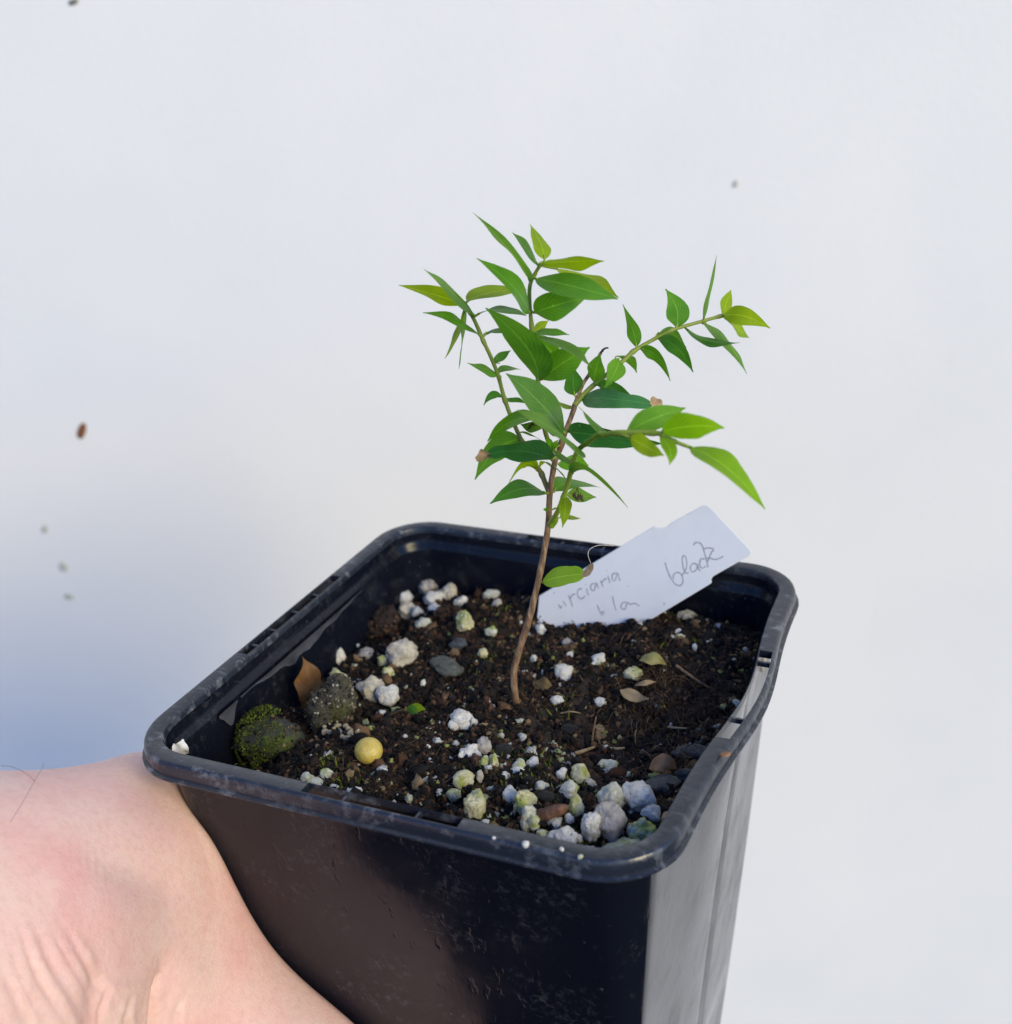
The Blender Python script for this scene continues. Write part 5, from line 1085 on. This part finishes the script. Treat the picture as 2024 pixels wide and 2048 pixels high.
# small seedling, dead leaf, scraps, twigs
sr = empty('sprout', SEEDL[0]); tag_(sr, 'tiny green sprout with two leaves beside the crusted lump', 'sprout')
vv, ff = tube(spline(SEEDL[:3], 6), [.00022] * 13, 7); adopt(mesh_obj('stalk', vv, ff, SM['green']), sr)
for a, b2, c in ((SEEDL[2], SEEDL[3], 'm'), (SEEDL[2], SEEDL[4], 'y')):
    a_, b_ = V(a), V(b2); adopt(blade('sprout_leaf', a_, (a_+b_)/2 + Vector((0,0,.0008)), b_, (heading.cross((b_-a_)).normalized() + Vector((.3,-.8,.3))).normalized(), .0016, LM[c], None, 8, 4, .55, .4), sr)
BL = plain('dead_leaf_brown', (.20,.095,.030), .6, 420, .45, .3)
P0, P1, P2 = map(V, DEAD); wd = (rightv * .9 + heading * .4).normalized()
o = blade('dead_leaf', P0, 2*P1 - (P0+P2)/2, P2, wd, DEADW * 1.0, BL, None, 22, 10, .55, .25, .5, .3, .38, 1.5, 3); tag_(o, 'curled brown dead leaf standing against the left wall of the pot', 'dead leaf')
TN = plain('dry_leaf_tan', (.36,.26,.14), .7, 600, .35, .2); TY = plain('dry_leaf_yellow', (.34,.30,.10), .7, 600, .35, .2); TB = plain('dry_leaf_orange', (.30,.16,.075), .7, 600, .35, .2); TD = plain('dry_leaf_dull', (.13,.085,.03), .7, 600, .4, .2)
for key, w, mt, lab in (('tan1', .0022, TN, 'curled pale tan leaf scrap lying on the brown fibrous clod'), ('tan2', .0010, TN, 'narrow tan leaf scrap behind the curled pale scrap'), ('tan3', .0024, TY, 'yellowish dry leaf scrap behind the lime green granule'),
                        ('tan4', .0030, TB, 'orange brown dry leaf scrap below the slate piece'), ('tan5', .0026, TD, 'dull brown leaf flake beside the stem')):
    a, b2, c = map(V, FLAT[key]); d = (c - a).normalized(); wd = (Vector((0, 0, 1)).cross(d) + Vector((0, 0, .75))).normalized()
    tag_(blade('leaf_scrap', a, 2*b2 - (a+c)/2, c, wd, w, mt, None, 12, 6, .45, .35, .4, .3, .3, .8, len(key) + w * 9000), lab, 'leaf scrap')
for key, r, mt, lab in (('t1', .0003, SM['bark'], 'thin dark twig lying on the soil near the right wall'), ('t2', .00035, TN, 'straw coloured bit lying beside the black clod'), ('t3', .0003, TN, 'short pale straw bit beside the longer straw'),
                        ('t4', .00022, TN, 'fine pale straw below the brown fibrous clod'), ('t5', .0002, TB, 'thin brown stalk standing up from the straw bits'), ('t6', .00016, TN, 'fine curved straw in front of the stem'), ('t7', .00013, TY, 'short greenish stalk standing up before the fibrous clod')):
    P = spline(TWIGS[key], 8); n = len(P); vv, ff = tube(P, [r * (1 - .4 * i / n) * (1 + .2 * noise.noise(p * 900)) for i, p in enumerate(P)], 7)
    tag_(mesh_obj('twig', vv, ff, mt), lab, 'twig')
# debris on the pot
WF = plain('white_flake', (.72,.70,.66), .7, 700, .15)
def flake(name, p, size, seed, mat, label, cat, rot):
    v, f = lump(size, size * .18, seed, 2, 1.4, 1, depth=size * .8); o = fast_mesh(name, v, f, mat, smooth=False); o.location = p; o.rotation_euler = rot
    return tag_(o, label, cat)
a, b2, c = map(V, FLAKE); tag_(blade('white_flake', a, 2*b2 - (a+c)/2, c, (rightv + upv * .1).normalized(), .0030, WF, None, 8, 6, .3, .2, .5, .2, .4, .9, 5), 'white papery flake stuck inside the left corner of the rim', 'flake')
flake('white_flake', WALLSPECK[0], .0013, 62, plain('tan_flake', (.55,.43,.34), .8), 'pale tan flake stuck on the inner left wall', 'flake', (.2, 1.5, .3))
for i, (p, r) in enumerate(RIMDOTS):
    v, f = lump(r, r * .8, 80 + i, 3, .8, 1); o = fast_mesh('rim_speck', v, f, PM['w'] if i != 2 else PM['g']); o.location = p
    tag_(o, ['round white grain sitting on the front rim', 'tiny white grain on the rim above the front corner', 'greenish grain on the rim near the front corner', 'smallest white grain on the front rim by the slot'][i], 'grain')
flake('brown_flake', RIMCHIP, .0010, 63, TB, 'reddish brown flake on the right rim by its slot', 'flake', (0, 0, .7))

# ------------------------------------------------------------------ the plant label
def build_tag():
    pts = [V(p) for p in TAG]; ax = (pts[0] - pts[9]).normalized()
    n = (pts[9] - pts[0]).cross(pts[13] - pts[9]).normalized()
    if n.dot(V(CAM['loc']) - pts[0]) < 0: n = -n
    dn = n.cross((pts[9] - pts[0])).normalized(); dn = Vector((0, -.387, -.922)); poly = [pts[0] + dn * .012] + pts + [pts[-1] + ax * .010, pts[-1] + ax * .010 + dn * .012]
    c = V((0, 0, 0))
    th = .00045; N = len(poly); ctr = pts[0]
    root = empty('plant_label', pts[0]); tag_(root, 'white plastic plant label with pencil writing, leaning against the back rim', 'plant label')
    bm = bmesh.new(); f = bm.faces.new([bm.verts.new(p) for p in poly])
    if f.normal.dot(n) < 0: f.normal_flip()
    bm.normal_update(); g = bmesh.ops.extrude_face_region(bm, geom=[f])
    for v in g['geom']:
        if isinstance(v, bmesh.types.BMVert): v.co -= n * th
    bmesh.ops.recalc_face_normals(bm, faces=bm.faces)
    bmesh.ops.bevel(bm, geom=[e for e in bm.edges if len(e.link_faces) == 2 and e.calc_face_angle(0) > 1.2], offset=.00012, segments=2, affect='EDGES')
    me = bpy.data.meshes.new('card'); bm.to_mesh(me); bm.free()
    M = Mat('white_label_plastic'); v = M.coord(); b = M.bsdf((.62,.63,.66), .42); b.inputs['Specular IOR Level'].default_value = .3
    M.l(M.mix(M.ramp(M.noise(v, 200, 5), [(.45, 0.0), (.75, .35)]), (.74,.74,.74), (.62,.62,.62)), b.inputs['Base Color'])
    M.l(M.bump(M.noise(v, 800, 3), .0001, .3), b.inputs['Normal'])
    me.materials.append(M.done(b.outputs[0])); adopt(link(bpy.data.objects.new('card', me)), root)
    pen = plain('pencil_grey', (.38,.38,.40), .6, 1500, .3); vv, ff = [], []
    for s in STROKES:
        P = [p + n * .00003 for p in spline(s, 6)]
        rad = [.00015 * (.75 + .45 * abs(noise.noise(p * 700))) for p in P]
        a, b = tube(P, rad, 6); a = [q - n * ((q - V(TAG[0])).dot(n) - .00003) * .8 for q in a]; o_ = len(vv); vv += a; ff += [tuple(i + o_ for i in q) for q in b]
    adopt(mesh_obj('handwriting', vv, ff, pen), root)
build_tag()

# ------------------------------------------------------------------ the hand holding the pot
def cone(P, a, b, ra, rb):
    ab = b - a; t = np.clip(((P - a) @ ab) / (ab @ ab), 0, 1)
    return np.linalg.norm(P - a - t[:, None] * ab, axis=1) - (ra + (rb - ra) * t)
def smin(a, b, k):
    h = np.clip(.5 + .5 * (b - a) / k, 0, 1); return b * (1 - h) + a * h - k * h * (1 - h)
def pot_dist(P):
    x, y, z = P[:, 0], P[:, 1] - CY, P[:, 2] - ZT
    d = .0029 + TAPER * np.abs(np.minimum(z, 0)); d = np.where(z > -.0050, .0 - .0004, d)
    hx = HX - d; hy = HY - d; r = np.maximum(RR - d, .002)
    qx = np.abs(x) - (hx - r); qy = np.abs(y) - (hy - r)
    return np.hypot(np.maximum(qx, 0), np.maximum(qy, 0)) + np.minimum(np.maximum(qx, qy), 0) - r
HP = {k: [(np.array(p), r) for p, r in v] for k, v in HAND.items()}
def hand_sdf(P):
    d = None
    for k in ('forearm', 'wrist', 'dorsum', 'palm2'):
        (a, ra), (b, rb) = HP[k]; e = cone(P, a, b, ra, rb); d = e if d is None else smin(d, e, .012)
    wp = HP['dorsum'][0][0] * .35 + HP['dorsum'][1][0] * .65
    for i, ch in FING.items():
        pts = [np.array(p) for p, r in ch]; rs = [r for p, r in ch]
        f = cone(P, wp - np.array([0, 0, .010 * i]), pts[0], .0135, rs[0])
        for k in range(len(pts) - 1): f = smin(f, cone(P, pts[k], pts[k+1], rs[k], rs[k+1]), .003)
        d = smin(d, f, .008)
    t = None
    for k in ('thumbmc', 'thumbp', 'thumbd', 'thumbt'):
        (a, ra), (b, rb) = HP[k]; e = cone(P, a, b, ra, rb); t = e if t is None else smin(t, e, .006)
    d = smin(d, t, .010)
    q = -(pot_dist(P) - .0002)                       # flesh flattens against the pot
    return -smin(-d, -q, .0025)
def surface_nets(lo, hi, h):
    n = np.ceil((hi - lo) / h).astype(int) + 1
    ax = [lo[i] + h * np.arange(n[i]) for i in range(3)]
    f = np.empty(n, np.float32); yy, zz = np.meshgrid(ax[1], ax[2], indexing='ij')
    for i in range(n[0]): f[i] = hand_sdf(np.stack([np.full(yy.size, ax[0][i]), yy.ravel(), zz.ravel()], 1)).reshape(yy.shape)
    s = f < 0; c = s[:-1, :-1, :-1].astype(np.int8) * 0
    for a in (0, 1):
        for b in (0, 1):
            for d in (0, 1): c = c + s[a:n[0]-1+a, b:n[1]-1+b, d:n[2]-1+d]
    cells = (c > 0) & (c < 8); idx = -np.ones(c.shape, np.int64); idx[cells] = np.arange(cells.sum())
    verts = (np.argwhere(cells) + .5) * h + lo; faces = []
    for axis in range(3):
        o1, o2 = [(1, 2), (2, 0), (0, 1)][axis]
        A = s; B = np.roll(s, -1, axis); cr = A != B
        sl = [slice(1, -1)] * 3; sl[axis] = slice(0, n[axis]-1); m = np.zeros_like(s); m[tuple(sl)] = cr[tuple(sl)]
        e = np.argwhere(m); u1 = np.zeros(3, int); u1[o1] = 1; u2 = np.zeros(3, int); u2[o2] = 1
        q = [idx[tuple((e - k).T)] for k in (u1 + u2, u2, 0 * u1, u1)]
        F_ = np.stack(q, 1); fl = ~A[tuple(e.T)]; F_[fl] = F_[fl][:, ::-1]; faces.append(F_)
    return verts, np.concatenate(faces)
def project(P, it=4):
    for _ in range(it):
        e = 4e-4; d = hand_sdf(P); g = np.stack([hand_sdf(P + np.eye(3)[k] * e) - hand_sdf(P - np.eye(3)[k] * e) for k in range(3)], 1) / (2 * e)
        g /= np.linalg.norm(g, axis=1)[:, None] + 1e-9; P = P - g * (d * .9)[:, None]
    return P, g
def trace(a, b):
    a, b = np.array(a), np.array(b); t = np.linspace(0, 1, 240); d = hand_sdf(a + (b - a) * t[:, None]); k = np.argmax(d < 0) if (d < 0).any() else int(np.argmin(d))
    return a + (b - a) * t[k]
def build_hand():
    ends = np.array([p for v in HP.values() for p, r in v] + [p for ch in FING.values() for p, r in ch])
    lo, hi = ends.min(0) - .034, ends.max(0) + .034
    v, f = surface_nets(lo, hi, .0018)
    ok = (f >= 0).all(1); f = f[ok]; v, _ = project(v, 4)
    o = fast_mesh('hand', v, f, skin_mat())
    md = o.modifiers.new('s', 'SUBSURF'); md.levels = 2; md.render_levels = 2
    me = bpy.data.meshes.new_from_object(o.evaluated_get(bpy.context.evaluated_depsgraph_get())); o.modifiers.clear(); old = o.data; o.data = me; bpy.data.meshes.remove(old)
    n = len(me.vertices); P = np.empty(n * 3, np.float32); me.vertices.foreach_get('co', P); P = P.reshape(-1, 3).astype(float)
    P, g = project(P, 2)
    disp = np.zeros(n)
    for near, far, w, dep in CREASE:                 # skin folds at the wrist and the base of the thumb
        pts = spline([trace(a, b) for a, b in zip(near, far)], 6); pa = np.array([q[:] for q in pts])
        k = np.linalg.norm(P - pa.mean(0), axis=1) < .03; tt0 = None; best = np.full(k.sum(), 1.0); tt = np.zeros(k.sum())
        for i in range(len(pa) - 1):
            dd = cone(P[k], pa[i], pa[i+1], 0, 0); u = dd < best; best[u] = dd[u]; tt[u] = i / (len(pa) - 1)
        fade = np.clip(np.minimum(tt * 2.5, 1), 0.0, 1) ** 1.3
        disp[k] += fade * (-dep * np.exp(-(best / w) ** 2) + .45 * dep * np.exp(-((best - 2.4 * w) / (1.5 * w)) ** 2))
    P += g * disp[:, None]
    me.vertices.foreach_set('co', P.astype(np.float32).ravel()); me.update(); me.shade_smooth()
    tag_(o, 'bare left hand with pale pinkish skin gripping the corner of the black pot', 'hand')
    return o
HANDO = build_hand()
hm = plain('brown_body_hair', (.12,.07,.045), .4)
for s in HAIRS:
    P = spline(s, 7); vv, ff = tube(P, [.00003] * len(P), 5); mesh_obj('hair', vv, ff, hm, HANDO)

# ------------------------------------------------------------------ specks of dirt on the wall
SPM = {'brown': plain('speck_brown', (.20,.07,.03), .8), 'grey': plain('speck_grey', (.56,.57,.51), .8), 'pale': plain('speck_pale', (.50,.52,.45), .8), 'dark': plain('speck_dark', (.20,.19,.17), .8)}
SPL = ['red brown flake on the white wall, the only one of that colour', 'grey speck on the white wall below the red brown flake', None, None, 'small grey speck on the white wall above the right branch', 'dark bent speck at the top of the white wall', None]
for i, (p, w, h, c, rot) in enumerate(SPECKS):
    v, f = lump(w / 2, h / 2, 300 + i, 3, 1.1, 2, depth=.0004); o = fast_mesh('wall_speck', v, f, SPM[c]); o.location = p
    o.rotation_euler = (0, 0, math.atan2(-heading.x, heading.y)); o.rotation_euler.rotate_axis('Y', rot)
    if SPL[i]: tag_(o, SPL[i], 'speck')
    else: tag_(o, 'faint pale speck on the white wall', 'speck', 'pale specks on the wall')
